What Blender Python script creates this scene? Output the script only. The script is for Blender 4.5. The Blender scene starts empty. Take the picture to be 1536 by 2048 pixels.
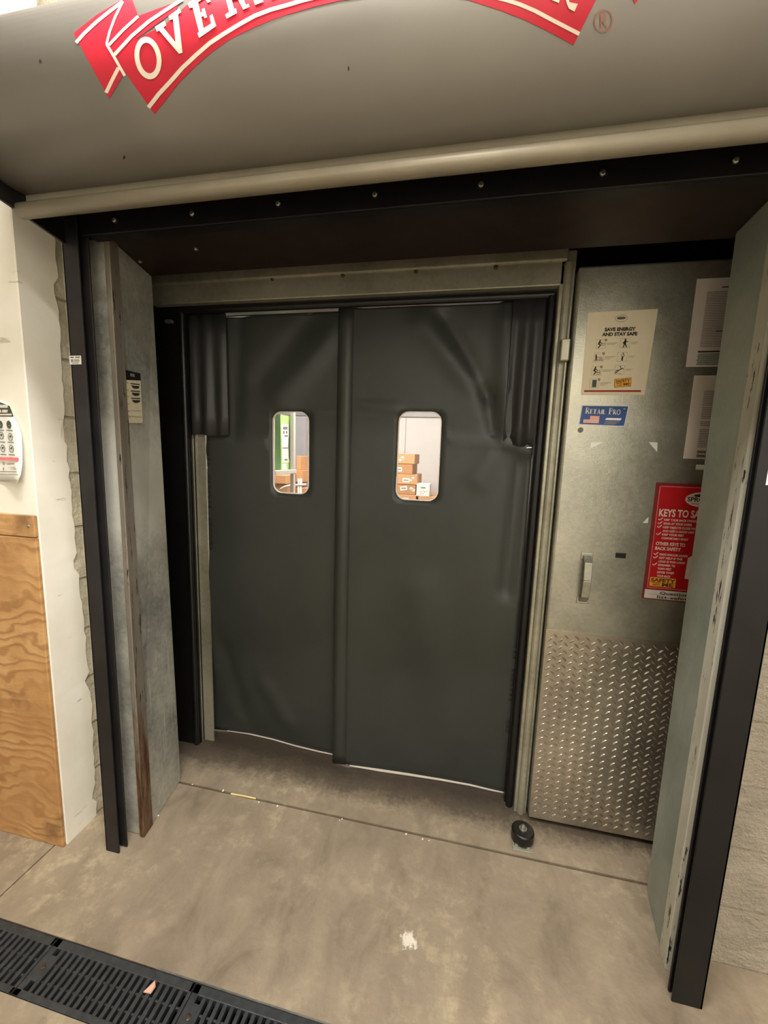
import bpy, bmesh, math, random
from mathutils import Vector, Matrix
from mathutils.geometry import delaunay_2d_cdt
random.seed(7)
S = bpy.context.scene
C = S.collection

# ------------------------------------------------------------------ camera
RX = Vector((0.97878257, 0.20233386, 0.03233717))
UP = Vector((-0.05938797, 0.12908791, 0.98985321))
FW = Vector((-0.19610649, 0.97077151, -0.13836519))
EYE = Vector((0, 0, 1.5))
FPX = 800.0
cam = bpy.data.cameras.new('camera')
camo = bpy.data.objects.new('camera', cam)
C.objects.link(camo)
m = Matrix((RX, UP, -FW)).transposed().to_4x4()
m.translation = EYE
camo.matrix_world = m
cam.sensor_fit = 'AUTO'
cam.sensor_width = 36.0
cam.lens = FPX / 2048 * 36.0
cam.clip_start = 0.02
S.camera = camo

def ray(px, py):
    return (px - 768) / FPX * RX - (py - 1024) / FPX * UP + FW

def at(px, py, X=None, Y=None, Z=None):
    d = ray(px, py)
    for i, v in enumerate((X, Y, Z)):
        if v is not None:
            return EYE + d * ((v - EYE[i]) / d[i])

# ------------------------------------------------------------------ light and exposure
S.view_settings.view_transform = 'Standard'
S.view_settings.look = 'None'
S.view_settings.gamma = 1.0
S.view_settings.use_curve_mapping = False
S.view_settings.exposure = 0.0
w = bpy.data.worlds.new('world')
S.world = w
w.use_nodes = True
w.node_tree.nodes['Background'].inputs[0].default_value = (1, .95, .85, 1)
w.node_tree.nodes['Background'].inputs[1].default_value = 0.05

def area(name, loc, sx, sy, power, col, rot=(0, 0, 0)):
    l = bpy.data.lights.new(name, 'AREA')
    l.shape = 'RECTANGLE'; l.size = sx; l.size_y = sy
    l.energy = power; l.color = col
    o = bpy.data.objects.new(name, l)
    o.location = loc; o.rotation_euler = rot
    C.objects.link(o)
    return o

WARM = (1.0, 0.97, 0.935)
area('ceiling_tube_light', (-0.3, 0.33, 3.36), 1.3, 0.25, 92, WARM)
area('ceiling_tube_light', (0.6, -0.8, 3.36), 1.3, 0.25, 46, WARM)
area('added_wall_fill', (1.2, -1.9, 3.0), 2.4, 0.3, 150, WARM, (math.radians(-58), 0, 0))  # added unseen lamp, brightens the wall mirrored in the sliding door
area('cold_room_light', (-1.0, 3.2, 2.75), 1.8, 0.7, 105, (1.0, .93, .86))

# ------------------------------------------------------------------ helpers
def lin(*c):
    f = lambda v: (v / 255 / 12.92) if v <= 10 else ((v / 255 + .055) / 1.055) ** 2.4
    return tuple(f(v) for v in c) + (1,)

class NT:
    def __init__(s, name):
        s.m = bpy.data.materials.new(name); s.m.use_nodes = True
        s.n = s.m.node_tree.nodes; s.l = s.m.node_tree.links
        s.p = s.n['Principled BSDF']
        s.tc = s.n.new('ShaderNodeTexCoord')
    def new(s, t, **k):
        o = s.n.new('ShaderNode' + t)
        for a, b in k.items(): setattr(o, a, b)
        return o
    def link(s, a, b): s.l.new(a, b)
    def mapping(s, scale=(1, 1, 1), rot=(0, 0, 0), loc=(0, 0, 0), src=None):
        mp = s.new('Mapping'); mp.inputs['Scale'].default_value = scale
        mp.inputs['Rotation'].default_value = rot; mp.inputs['Location'].default_value = loc
        s.link(src or s.tc.outputs['Object'], mp.inputs[0]); return mp.outputs[0]
    def noise(s, scale, detail=4, rough=.55, vec=None, dist=0):
        o = s.new('TexNoise'); o.inputs['Scale'].default_value = scale
        o.inputs['Detail'].default_value = detail; o.inputs['Roughness'].default_value = rough
        o.inputs['Distortion'].default_value = dist
        s.link(vec or s.tc.outputs['Object'], o.inputs['Vector']); return o.outputs[0]
    def ramp(s, fac, stops):
        o = s.new('ValToRGB'); e = o.color_ramp.elements
        e[0].position, e[0].color = stops[0]; e[1].position, e[1].color = stops[-1]
        for p, c in stops[1:-1]:
            x = e.new(p); x.color = c
        s.link(fac, o.inputs[0]); return o.outputs[0]
    def mix(s, fac, a, b, mode='MIX'):
        o = s.new('Mix', data_type='RGBA', blend_type=mode)
        for v, i in ((fac, 0), (a, 6), (b, 7)):
            if hasattr(v, 'links'): s.link(v, o.inputs[i])
            else: o.inputs[i].default_value = v
        return o.outputs[2]
    def math(s, op, a, b=0.0, c=0.0):
        o = s.new('Math', operation=op)
        for i, v in enumerate((a, b, c)):
            if hasattr(v, 'links'): s.link(v, o.inputs[i])
            else: o.inputs[i].default_value = v
        return o.outputs[0]
    def sep(s, vec=None):
        o = s.new('SeparateXYZ'); s.link(vec or s.tc.outputs['Object'], o.inputs[0]); return o.outputs
    def col(s, c): s.link(c, s.p.inputs['Base Color'])
    def bump(s, h, strength=.3, dist=.01):
        o = s.new('Bump'); o.inputs['Strength'].default_value = strength
        o.inputs['Distance'].default_value = dist
        s.link(h, o.inputs['Height']); s.link(o.outputs[0], s.p.inputs['Normal'])
    def set(s, rough=None, metal=None, spec=None):
        if rough is not None: s.p.inputs['Roughness'].default_value = rough
        if metal is not None: s.p.inputs['Metallic'].default_value = metal
        if spec is not None: s.p.inputs['Specular IOR Level'].default_value = spec

M = {}
def plain(name, c, rough=.6, metal=0.0, var=.12, scale=30, bump=0.0, spec=.4):
    t = NT(name)
    n = t.noise(scale, 3)
    dk = tuple(v * (1 - var) for v in c[:3]) + (1,)
    lt = tuple(min(1, v * (1 + var)) for v in c[:3]) + (1,)
    t.col(t.ramp(n, [(.3, dk), (.7, lt)]))
    t.set(rough, metal, spec)
    if bump: t.bump(n, bump, .004)
    M[name] = t.m
    return t.m

def galv(name, c0, c1, rough=.38, metal=.75, streak=0.0, bump=.12, sc=1.0, cloud=0.0):
    t = NT(name)
    v = t.new('TexVoronoi'); v.inputs['Scale'].default_value = 70 * sc
    t.link(t.tc.outputs['Object'], v.inputs['Vector'])
    big = t.noise(3.5, 5)
    sp = t.sep(v.outputs['Color'])[0]
    f = t.math('ADD', t.math('MULTIPLY', sp, .10), t.math('MULTIPLY', big, .9))
    col = t.ramp(f, [(.3, c0), (.7, c1)])
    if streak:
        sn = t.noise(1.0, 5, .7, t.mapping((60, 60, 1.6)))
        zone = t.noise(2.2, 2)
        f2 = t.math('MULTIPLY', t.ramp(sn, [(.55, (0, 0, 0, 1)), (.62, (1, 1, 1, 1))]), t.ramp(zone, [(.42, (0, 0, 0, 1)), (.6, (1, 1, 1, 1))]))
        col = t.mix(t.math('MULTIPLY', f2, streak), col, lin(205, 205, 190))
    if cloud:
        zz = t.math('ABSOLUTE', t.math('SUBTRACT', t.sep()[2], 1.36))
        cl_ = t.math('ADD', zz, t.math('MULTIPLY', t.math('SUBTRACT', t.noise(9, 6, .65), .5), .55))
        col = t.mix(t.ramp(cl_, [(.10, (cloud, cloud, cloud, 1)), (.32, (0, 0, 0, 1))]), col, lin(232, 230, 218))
    t.col(col)
    r = t.math('ADD', t.math('MULTIPLY', sp, .05), t.math('MULTIPLY_ADD', big, .10, rough - .06))
    t.link(r, t.p.inputs['Roughness'])
    t.set(None, metal)
    t.bump(t.math('ADD', t.noise(140 * sc, 2), t.math('MULTIPLY', big, 2.0)), bump, .003)
    M[name] = t.m
    return t.m

class MB:
    def __init__(s): s.bm = bmesh.new(); s.mi = 0
    def face(s, pts):
        f = s.bm.faces.new([s.bm.verts.new(p) for p in pts]); f.material_index = s.mi; return f
    def hexa(s, b, t):
        B = [s.bm.verts.new(p) for p in b]; T = [s.bm.verts.new(p) for p in t]
        n = len(B)
        fs = [s.bm.faces.new(B[::-1]), s.bm.faces.new(T)]
        for i in range(n):
            j = (i + 1) % n
            fs.append(s.bm.faces.new((B[i], B[j], T[j], T[i])))
        for f in fs: f.material_index = s.mi
        return s
    def box(s, x0, x1, y0, y1, z0, z1):
        q = [(x0, y0), (x1, y0), (x1, y1), (x0, y1)]
        return s.hexa([(a, b, z0) for a, b in q], [(a, b, z1) for a, b in q])
    def prism(s, poly, z0, z1):
        return s.hexa([(a, b, z0) for a, b in poly], [(a, b, z1) for a, b in poly])
    def extr_x(s, prof, x0, x1, caps=True):
        A = [s.bm.verts.new((x0, y, z)) for y, z in prof]; B = [s.bm.verts.new((x1, y, z)) for y, z in prof]
        for i in range(len(prof) - 1):
            s.bm.faces.new((A[i], B[i], B[i + 1], A[i + 1])).material_index = s.mi
        if caps:
            s.bm.faces.new((A[-1], B[-1], B[0], A[0]))
            s.bm.faces.new(A); s.bm.faces.new(B[::-1])
        return s
    def tube(s, path, r, n=12, caps=True):
        path = [Vector(p) for p in path]; rings = []
        for i, p in enumerate(path):
            d = (path[min(i + 1, len(path) - 1)] - path[max(i - 1, 0)]).normalized()
            a = Vector((0, 0, 1)) if abs(d.z) < .9 else Vector((1, 0, 0))
            u = d.cross(a).normalized(); v = d.cross(u)
            rr = r[i] if isinstance(r, (list, tuple)) else r
            rings.append([s.bm.verts.new(p + (u * math.cos(2 * math.pi * k / n) + v * math.sin(2 * math.pi * k / n)) * rr) for k in range(n)])
        for a, b in zip(rings, rings[1:]):
            for k in range(n):
                f = s.bm.faces.new((a[k], a[(k + 1) % n], b[(k + 1) % n], b[k])); f.material_index = s.mi
        if caps:
            s.bm.faces.new(rings[0]); s.bm.faces.new(rings[-1][::-1])
        return s
    def bolt(s, c, axis, r, h):
        c = Vector(c); a = Vector(axis).normalized()
        return s.tube([c, c + a * h * .55, c + a * h * .9, c + a * h], [r, r, r * .7, r * .3], 8)
    def poly(s, pts, y=0.0):          # flat polygon in the x-z plane facing -y
        return s.face([(p[0], y, p[1]) for p in pts])
    def rect(s, x0, x1, z0, z1, y=0.0): return s.poly([(x0, z0), (x1, z0), (x1, z1), (x0, z1)], y)
    def disc(s, x, z, rx, rz=None, y=0.0, n=20):
        rz = rz or rx
        return s.poly([(x + rx * math.cos(2 * math.pi * k / n), z + rz * math.sin(2 * math.pi * k / n)) for k in range(n)], y)
    def ring(s, x, z, rx, rz, t, y=0.0, n=24):
        for k in range(n):
            a, b = 2 * math.pi * k / n, 2 * math.pi * (k + 1) / n
            P = lambda q, d: (x + (rx - d) * math.cos(q), z + (rz - d) * math.sin(q))
            s.poly([P(a, 0), P(b, 0), P(b, t), P(a, t)], y)
    def stroke(s, pts, wd, y=0.0):
        for (a, b) in zip(pts, pts[1:]):
            d = Vector((b[0] - a[0], b[1] - a[1]));
            if d.length < 1e-9: continue
            d.normalize(); n = Vector((-d.y, d.x)) * wd / 2; e = d * wd * .3
            A = Vector(a) - e; B = Vector(b) + e
            s.poly([A - n, B - n, B + n, A + n], y)
    def outline(s, x0, x1, z0, z1, t, y=0.0):
        s.rect(x0, x1, z0, z0 + t, y); s.rect(x0, x1, z1 - t, z1, y); s.rect(x0, x0 + t, z0, z1, y); s.rect(x1 - t, x1, z0, z1, y)
    def build(s, name, mat, parent=None, smooth=False, bevel=0.0, local=False, normals=True):
        me = bpy.data.meshes.new(name)
        if normals: bmesh.ops.recalc_face_normals(s.bm, faces=s.bm.faces)
        if parent is not None and not local:
            off = Vector((0, 0, 0)); q = parent
            while q is not None: off += q.location; q = q.parent
            bmesh.ops.translate(s.bm, verts=s.bm.verts, vec=-off)
        s.bm.to_mesh(me); s.bm.free()
        for mm in (mat if isinstance(mat, (list, tuple)) else [mat]): me.materials.append(mm)
        if smooth:
            for p in me.polygons: p.use_smooth = True
        o = bpy.data.objects.new(name, me); C.objects.link(o)
        if parent is not None: o.parent = parent
        if bevel:
            b = o.modifiers.new('bevel', 'BEVEL'); b.width = bevel; b.segments = 2; b.limit_method = 'ANGLE'; b.angle_limit = .6
        return o

def thing(name, label, cat, loc=(0, 0, 0), group=None, kind=None):
    o = bpy.data.objects.new(name, None); C.objects.link(o)
    o.location = loc; o.empty_display_size = .1
    o['label'] = label; o['category'] = cat
    o['kind'] = kind or 'thing'
    if group: o['group'] = group
    return o
def tag(o, label, cat, group=None):
    o['label'] = label; o['category'] = cat; o['kind'] = 'thing'
    if group: o['group'] = group
    return o
def struct(o):
    o['kind'] = 'structure'; return o

def text(mb, s, x, z, size, y=0.0, width=None, bold=0.0, shear=0.0, align='LEFT'):
    """lettering as flat faces in the x-z plane added to mb"""
    cu = bpy.data.curves.new('t', 'FONT'); cu.body = s; cu.size = size; cu.offset = bold; cu.shear = shear
    cu.resolution_u = 3
    ob = bpy.data.objects.new('t', cu); C.objects.link(ob)
    bpy.context.view_layer.update()
    me = bpy.data.meshes.new_from_object(ob.evaluated_get(bpy.context.evaluated_depsgraph_get()))
    xs = [v.co.x for v in me.vertices] or [0, 1]
    x0, x1 = min(xs), max(xs); k = (width / (x1 - x0)) if width else 1.0
    sh = 0 if align == 'LEFT' else -(x1 - x0) * k / 2
    vs = [mb.bm.verts.new((x + sh + (v.co.x - x0) * k, y, z + v.co.y)) for v in me.vertices]
    for p in me.polygons:
        try:
            f = mb.bm.faces.new([vs[i] for i in p.vertices]); f.material_index = mb.mi
        except ValueError: pass
    bpy.data.objects.remove(ob); bpy.data.curves.remove(cu); bpy.data.meshes.remove(me)

# ------------------------------------------------------------------ materials
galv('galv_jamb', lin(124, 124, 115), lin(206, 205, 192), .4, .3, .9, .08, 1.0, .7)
galv('galv_jamb_right', lin(136, 144, 134), lin(170, 176, 164), .45, .3, .1)
galv('galv_door', lin(140, 140, 126), lin(184, 182, 166), .37, .72, 0, .16, 1.3)
galv('galv_casing', lin(140, 138, 120), lin(180, 176, 156), .4, .5)
galv('tread_metal', lin(150, 142, 128), lin(200, 190, 172), .3, .8, 0, .06)
galv('alu', lin(150, 150, 145), lin(200, 198, 190), .3, .85, 0, .05)
plain('hood_paint', lin(142, 138, 130), .38, .1, .05, 4, 0, .5)
plain('rail_paint', lin(150, 142, 122), .4, .2, .07, 8, 0, .5)
plain('black_steel', lin(21, 20, 20), .45, .15, .25, 12, .15)
plain('guide_steel', lin(46, 44, 44), .45, .4, .2, 9, .15)
plain('bottom_bar', lin(52, 40, 36), .5, .4, .25, 12, .1)
plain('rubber', lin(17, 16, 16), .38, 0, .25, 18, .1, .5)
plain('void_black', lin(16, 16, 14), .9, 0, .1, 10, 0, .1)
plain('zinc', lin(170, 166, 158), .32, .9, .15, 60)
plain('dark_bolt', lin(88, 76, 60), .45, .7, .3, 60)
plain('room_paint', lin(222, 218, 208), .6, 0, .03, 3)
plain('paper', lin(226, 214, 184), .7, 0, .03, 14)
plain('paper_white', lin(216, 206, 194), .75, 0, .03, 14)
plain('label_white', lin(232, 230, 222), .5, 0, .03, 14)
plain('ink', lin(52, 48, 42), .7, 0, .1)
plain('ink_grey', lin(150, 140, 122), .7, 0, .1)
plain('ink_soft', lin(128, 122, 116), .7, 0, .1)
plain('ink_green', lin(118, 138, 122), .7, 0, .2, 90)
plain('green_dark', lin(66, 78, 62), .6, 0, .06)
plain('sign_red', lin(196, 22, 30), .42, 0, .06, 9, 0, .5)
plain('frame_red', lin(132, 40, 38), .5, 0, .12)
plain('stripe_red', lin(150, 32, 30), .6, 0, .08)
plain('pink_line', lin(226, 120, 118), .6, 0, .08)
plain('sign_white', lin(236, 222, 208), .5, 0, .04)
plain('stamp_yellow', lin(232, 172, 56), .6, 0, .12, 60)
plain('stamp_brown', lin(120, 62, 20), .6, 0, .1)
plain('label_blue', lin(34, 74, 138), .45, 0, .06, 20)
plain('flag_red', lin(222, 120, 92), .6, 0, .06)
plain('banner_red', lin(206, 40, 60), .38, .1, .06, 7, 0, .5)
plain('banner_white', lin(240, 228, 208), .42, 0, .04, 14)
plain('carton', lin(208, 158, 112), .8, 0, .06, 12)
plain('carton_dark', lin(190, 142, 100), .8, 0, .06, 12)
plain('green_box', lin(122, 172, 112), .6, 0, .06, 12)
plain('green_light', lin(176, 216, 134), .6, 0, .05, 12)
plain('box_white', lin(240, 238, 232), .6, 0, .02, 12)
plain('rack_white', lin(214, 210, 200), .4, .1, .04, 12)
plain('cold_wall', lin(222, 220, 218), .55, 0, .03, 5)
plain('cold_panel', lin(176, 176, 180), .5, .1, .05, 9)
plain('cold_floor', lin(214, 205, 192), .6, 0, .08, 9)
plain('hem_white', lin(226, 216, 204), .5, 0, .05, 30)
plain('grate_black', lin(62, 64, 65), .38, .3, .25, 40, .25)
plain('straw', lin(224, 206, 140), .7, 0, .1, 30)
plain('scrap_pink', lin(208, 160, 138), .8, 0, .1, 30)
plain('dot_grey', lin(112, 104, 90), .7, 0, .1)

def concrete():
    t = NT('concrete'); g = t.tc.outputs['Object']
    a = t.noise(1.6, 6, .6); b = t.noise(7, 6, .65, t.mapping((1, .6, 1), (0, 0, .5)), .6); c = t.noise(55, 4, .6)
    f = t.math('ADD', t.math('MULTIPLY', a, .45), t.math('MULTIPLY', b, .55))
    col = t.ramp(f, [(.3, lin(100, 89, 75)), (.46, lin(140, 126, 106)), (.62, lin(160, 145, 122)), (.74, lin(184, 168, 140))])
    col = t.mix(t.math('MULTIPLY', c, .35), col, lin(120, 104, 84))
    # grime and painted shade along the doorway sill, and pale worn cement near the posts
    sx, sy, sz = t.sep()
    pale = t.noise(15, 7, .75)
    pm = t.ramp(t.math('MULTIPLY', t.ramp(pale, [(.5, (0, 0, 0, 1)), (.62, (1, 1, 1, 1))]), t.ramp(a, [(.42, (0, 0, 0, 1)), (.6, (1, 1, 1, 1))])), [(0, (0, 0, 0, 1)), (1, (.38, .38, .38, 1))])
    col = t.mix(pm, col, lin(204, 188, 152))
    # ragged black grime before the swing doors, door-foot shade painted in with it
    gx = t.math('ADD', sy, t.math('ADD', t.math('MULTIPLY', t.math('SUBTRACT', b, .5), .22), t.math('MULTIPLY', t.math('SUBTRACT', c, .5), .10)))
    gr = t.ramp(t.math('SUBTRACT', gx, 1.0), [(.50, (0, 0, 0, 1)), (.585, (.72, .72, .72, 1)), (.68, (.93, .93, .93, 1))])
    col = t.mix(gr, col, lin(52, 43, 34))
    # a white paint blotch
    p = at(818, 1880, Z=0)
    dx = t.math('MULTIPLY', t.math('SUBTRACT', sx, p.x), 1.0); dy = t.math('MULTIPLY', t.math('SUBTRACT', sy, p.y), 1.0)
    dd = t.math('SQRT', t.math('ADD', t.math('MULTIPLY', dx, dx), t.math('MULTIPLY', dy, dy)))
    dd = t.math('ADD', dd, t.math('MULTIPLY', t.math('SUBTRACT', t.noise(50, 4, .7), .5), .075))
    col = t.mix(t.ramp(dd, [(.018, (1, 1, 1, 1)), (.024, (0, 0, 0, 1))]), col, lin(214, 206, 190))
    t.col(col)
    t.link(t.math('MULTIPLY_ADD', b, .35, .38), t.p.inputs['Roughness'])
    t.bump(t.math('ADD', c, t.math('MULTIPLY', b, 1.5)), .35, .004)
    M['concrete'] = t.m
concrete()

def drywall():
    t = NT('drywall'); a = t.noise(2.2, 5, .6); b = t.noise(40, 3)
    col = t.ramp(a, [(.35, lin(234, 229, 213)), (.6, lin(245, 241, 229))])
    sc = t.noise(1.0, 3, .5, t.mapping((9, 9, 40), (.3, .2, 0)))
    col = t.mix(t.ramp(sc, [(.7, (0, 0, 0, 1)), (.74, (.5, .5, .5, 1))]), col, lin(150, 136, 110))
    t.col(col); t.set(.55); t.bump(t.math('ADD', b, t.math('MULTIPLY', a, 3)), .15, .004); M['drywall'] = t.m
drywall()

def block(name, c0, c1, mortar, strength, joint=-.7):
    t = NT(name)
    v = t.mapping((1, 1, 1), (math.pi / 2, 0, 0))
    br = t.new('TexBrick'); br.inputs['Scale'].default_value = 1.0
    br.inputs['Brick Width'].default_value = .4; br.inputs['Row Height'].default_value = .2
    br.inputs['Mortar Size'].default_value = .006; br.inputs['Mortar Smooth'].default_value = .6
    br.inputs['Color1'].default_value = (1, 1, 1, 1); br.inputs['Color2'].default_value = (.9, .9, .9, 1); br.inputs['Mortar'].default_value = (0, 0, 0, 1)
    t.link(v, br.inputs['Vector'])
    a = t.noise(5, 6, .65); c = t.noise(60, 5, .7); d = t.noise(18, 4, .6)
    col = t.ramp(a, [(.3, c0), (.7, c1)])
    col = t.mix(t.ramp(br.outputs['Fac'], [(0, (0, 0, 0, 1)), (1, (.55, .55, .55, 1))]), col, mortar)
    t.col(col); t.set(.7)
    h = t.math('ADD', t.math('MULTIPLY', br.outputs['Fac'], joint), t.math('ADD', t.math('MULTIPLY', c, .9), t.math('MULTIPLY', d, 1.3)))
    t.bump(h, strength, .012); M[name] = t.m
block('block_rough', lin(176, 168, 146), lin(222, 214, 192), lin(120, 110, 92), 1.0, -.5)
block('block_grey', lin(150, 142, 126), lin(182, 172, 154), lin(146, 137, 120), 1.0, -.12)

def plywood(name, strong):
    t = NT(name)
    wp = t.noise(2.2, 3, .5, t.mapping((1.3, 1, 2.2), (0, 0, 0), (3.1, 0, 1.3)))
    sx, sy, sz = t.sep()
    ph = t.math('ADD', t.math('MULTIPLY', sz, 46), t.math('MULTIPLY', wp, 17))
    ring = t.math('MULTIPLY_ADD', t.math('SINE', t.math('MULTIPLY', ph, 3.0)), .5, .5)
    fine = t.noise(1.0, 4, .6, t.mapping((26, 20, 160)))
    zone = t.noise(3.0, 2)
    base = t.ramp(t.noise(3.2, 5, .6), [(.3, lin(168, 122, 76)), (.55, lin(200, 156, 102)), (.75, lin(220, 182, 128))])
    rf = t.math('MULTIPLY', t.ramp(ring, [(.55, (0, 0, 0, 1)), (.95, (1, 1, 1, 1))]), t.ramp(zone, [(.4, (0, 0, 0, 1)), (.58, (1, 1, 1, 1))]))
    col = t.mix(t.math('MULTIPLY', rf, strong), base, lin(136, 88, 46))
    col = t.mix(t.math('MULTIPLY', fine, .35), col, lin(150, 98, 48))
    dirt = t.noise(4.5, 5, .65)
    col = t.mix(t.ramp(dirt, [(.56, (0, 0, 0, 1)), (.74, (.75, .75, .75, 1))]), col, lin(110, 76, 46))
    t.col(col); t.set(.5); t.bump(t.math('ADD', fine, ring), .18, .003); M[name] = t.m
plywood('plywood', .55); plywood('plywood_plain', .12)

def chipped(name, base, rust_z):
    """worn corner metal: black chips along it and rust towards its foot"""
    t = NT(name)
    n = t.noise(1.0, 5, .7, t.mapping((70, 70, 9)))
    r = t.noise(1.0, 4, .6, t.mapping((30, 30, 5)))
    sx, sy, sz = t.sep()
    col = t.ramp(t.noise(5, 4), [(.35, tuple(v * .85 for v in base[:3]) + (1,)), (.65, base)])
    col = t.mix(t.ramp(n, [(.59, (0, 0, 0, 1)), (.62, (1, 1, 1, 1))]), col, lin(34, 30, 26))
    if rust_z:
        foot = t.ramp(t.math('ADD', sz, t.math('MULTIPLY', r, .9)), [(rust_z, (1, 1, 1, 1)), (min(1, rust_z + .14), (0, 0, 0, 1))])
        col = t.mix(foot, col, t.ramp(n, [(.4, lin(78, 50, 34)), (.62, lin(126, 100, 76))]))
    t.col(col); t.set(.5, .25); t.bump(n, .2, .004); M[name] = t.m
chipped('corner_left', lin(134, 126, 112), .86)
chipped('corner_right', lin(206, 202, 184), 0)

def vinyl(name, c):
    t = NT(name)
    a = t.noise(2.4, 4, .6); b = t.noise(400, 2)
    t.col(t.ramp(a, [(.3, tuple(v * .82 for v in c[:3]) + (1,)), (.7, tuple(v * 1.18 for v in c[:3]) + (1,))]))
    t.set(.42, 0, .4); t.bump(t.math('ADD', t.math('MULTIPLY', b, .3), t.noise(7, 3)), .15, .006); M[name] = t.m
vinyl('vinyl', lin(53, 56, 52)); vinyl('vinyl_sleeve', lin(52, 52, 52))

def clear():
    t = NT('clear_vinyl'); n = t.n
    tr = t.new('BsdfTransparent'); tr.inputs[0].default_value = (.95, .95, .94, 1)
    gl = t.new('BsdfGlossy'); gl.inputs['Roughness'].default_value = .08
    mx = t.new('MixShader'); mx.inputs[0].default_value = .05
    t.link(tr.outputs[0], mx.inputs[1]); t.link(gl.outputs[0], mx.inputs[2])
    t.link(mx.outputs[0], n['Material Output'].inputs['Surface']); M['clear_vinyl'] = t.m
clear()

# ------------------------------------------------------------------ planes of the place (metres; x right, y into the cooler)
YW, YG, YB, YP = 1.068, 1.083, 1.23, 1.165
YGR, YS, YF, YD = 1.42, 1.59, 1.62, 1.695
CEIL = 3.4

# ------------------------------------------------------------------ setting
mb = MB()
jx0, jx1 = -1.4465, -1.4405
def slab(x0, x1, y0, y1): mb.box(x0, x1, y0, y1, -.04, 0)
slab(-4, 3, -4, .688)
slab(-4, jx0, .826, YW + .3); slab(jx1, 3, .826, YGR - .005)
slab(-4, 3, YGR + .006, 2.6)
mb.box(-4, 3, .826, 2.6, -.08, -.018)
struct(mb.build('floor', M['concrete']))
mb = MB(); mb.box(-4, 3, .66, .688, -.2, -.005); mb.box(-4, 3, .826, .85, -.2, -.005); mb.box(-4, 3, .66, .85, -.22, -.18)
struct(mb.build('floor_trench', M['void_black']))
mb = MB(); mb.box(-4, 3, -4, YB + .2, CEIL, CEIL + .1)
struct(mb.build('ceiling', M['room_paint']))
# white plastered wall left of the opening, with its return
mb = MB(); mb.prism([(-4, YW), (-1.402, YW), (-1.4098, 1.19), (-4, 1.19)], 0, CEIL)
wl_ = struct(mb.build('wall_left', M['drywall'], bevel=.004))
# the plaster skin of the return ends in a ragged, chipped edge
mb = MB(); prev = None
for k in range(121):
    z = CEIL * k / 120
    e_ = 1.200 + .010 * math.sin(z * 3.1) + random.uniform(-.005, .005) + (-.014 if k % 17 in (3, 4) else 0)
    row = [mb.bm.verts.new((-1.4035, 1.0682, z)), mb.bm.verts.new((-1.4000, 1.0695, z)), mb.bm.verts.new((-1.4062, e_, z)), mb.bm.verts.new((-1.4125, e_ + .004, z))]
    if prev:
        for i in range(3): mb.bm.faces.new((prev[i], prev[i + 1], row[i + 1], row[i]))
    prev = row
mb.build('plaster_edge', M['drywall'], wl_)
mb = MB()
mb.box(-4, -1.26, YB, YB + .19, 0, CEIL)
mb.box(-1.8, -1.4125, 1.19, YB + .01, 0, CEIL)
mb.box(-1.26, .735, YB, YB + .19, 2.38, CEIL)
struct(mb.build('wall_back', M['block_rough']))
mb = MB(); mb.box(.735, 3, 1.215, YB + .19, 0, CEIL)
struct(mb.build('wall_right', M['block_grey']))
mb = MB()
mb.box(-4.1, -4, -4, YW, 0, CEIL); mb.box(3, 3.1, -4, YB, 0, CEIL)
struct(mb.build('wall_side', M['room_paint']))
mb = MB(); mb.box(-4.1, 3.1, -3.3, -3.2, 0, CEIL)
struct(mb.build('wall_front', M['room_paint']))
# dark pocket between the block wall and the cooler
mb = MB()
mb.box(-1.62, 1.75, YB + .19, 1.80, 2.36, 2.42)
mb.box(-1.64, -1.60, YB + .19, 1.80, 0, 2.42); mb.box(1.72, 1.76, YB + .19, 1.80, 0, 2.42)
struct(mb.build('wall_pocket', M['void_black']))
# the cooler's own front wall, its shade put into the black colour
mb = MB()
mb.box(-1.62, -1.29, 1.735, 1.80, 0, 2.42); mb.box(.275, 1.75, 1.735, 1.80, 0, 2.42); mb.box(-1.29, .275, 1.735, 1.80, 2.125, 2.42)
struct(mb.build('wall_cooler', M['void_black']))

# galvanised jamb claddings of the opening
def jamb(name, pts_bottom, pts_top, m_, guard, gm):
    mb = MB(); mb.hexa([(x, y, 0) for x, y in pts_bottom], [(x, y, 2.157) for x, y in pts_top])
    o = struct(mb.build(name, m_, bevel=.004))
    mb = MB(); mb.hexa([(x, y, 0.0) for x, y in guard[0]], [(x, y, 2.157) for x, y in guard[1]])
    mb.build('corner_guard', gm, o, bevel=.003)
    return o
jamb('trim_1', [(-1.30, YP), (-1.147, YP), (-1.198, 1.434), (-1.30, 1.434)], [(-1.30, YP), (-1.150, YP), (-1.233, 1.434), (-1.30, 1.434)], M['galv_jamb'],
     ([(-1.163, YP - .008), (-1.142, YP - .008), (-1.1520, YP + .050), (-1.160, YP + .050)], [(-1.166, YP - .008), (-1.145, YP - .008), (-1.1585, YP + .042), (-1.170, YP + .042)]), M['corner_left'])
jamb('trim_2', [(.674, YP), (.731, YP), (.731, 1.42), (.716, 1.40)], [(.680, YP), (.731, YP), (.731, 1.42), (.704, 1.40)], M['galv_jamb_right'],
     ([(.6705, YP - .004), (.685, YP - .009), (.685, YP + .05), (.6790, YP + .05)], [(.6765, YP - .004), (.685, YP - .009), (.685, YP + .05), (.6815, YP + .05)]), M['corner_right'])

mb = MB(); mb.box(-1.26, .733, YP, 1.434, 2.157, 2.38)
head = struct(mb.build('trim_6', M['bottom_bar'], bevel=.004))
for px, py in ((392, 497), (280, 522)):
    p = at(px, py, Z=2.157); mb = MB(); mb.bolt((p.x, p.y, 2.158), (0, 0, -1), .007, .008); mb.build('bolt', M['zinc'], head)
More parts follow.
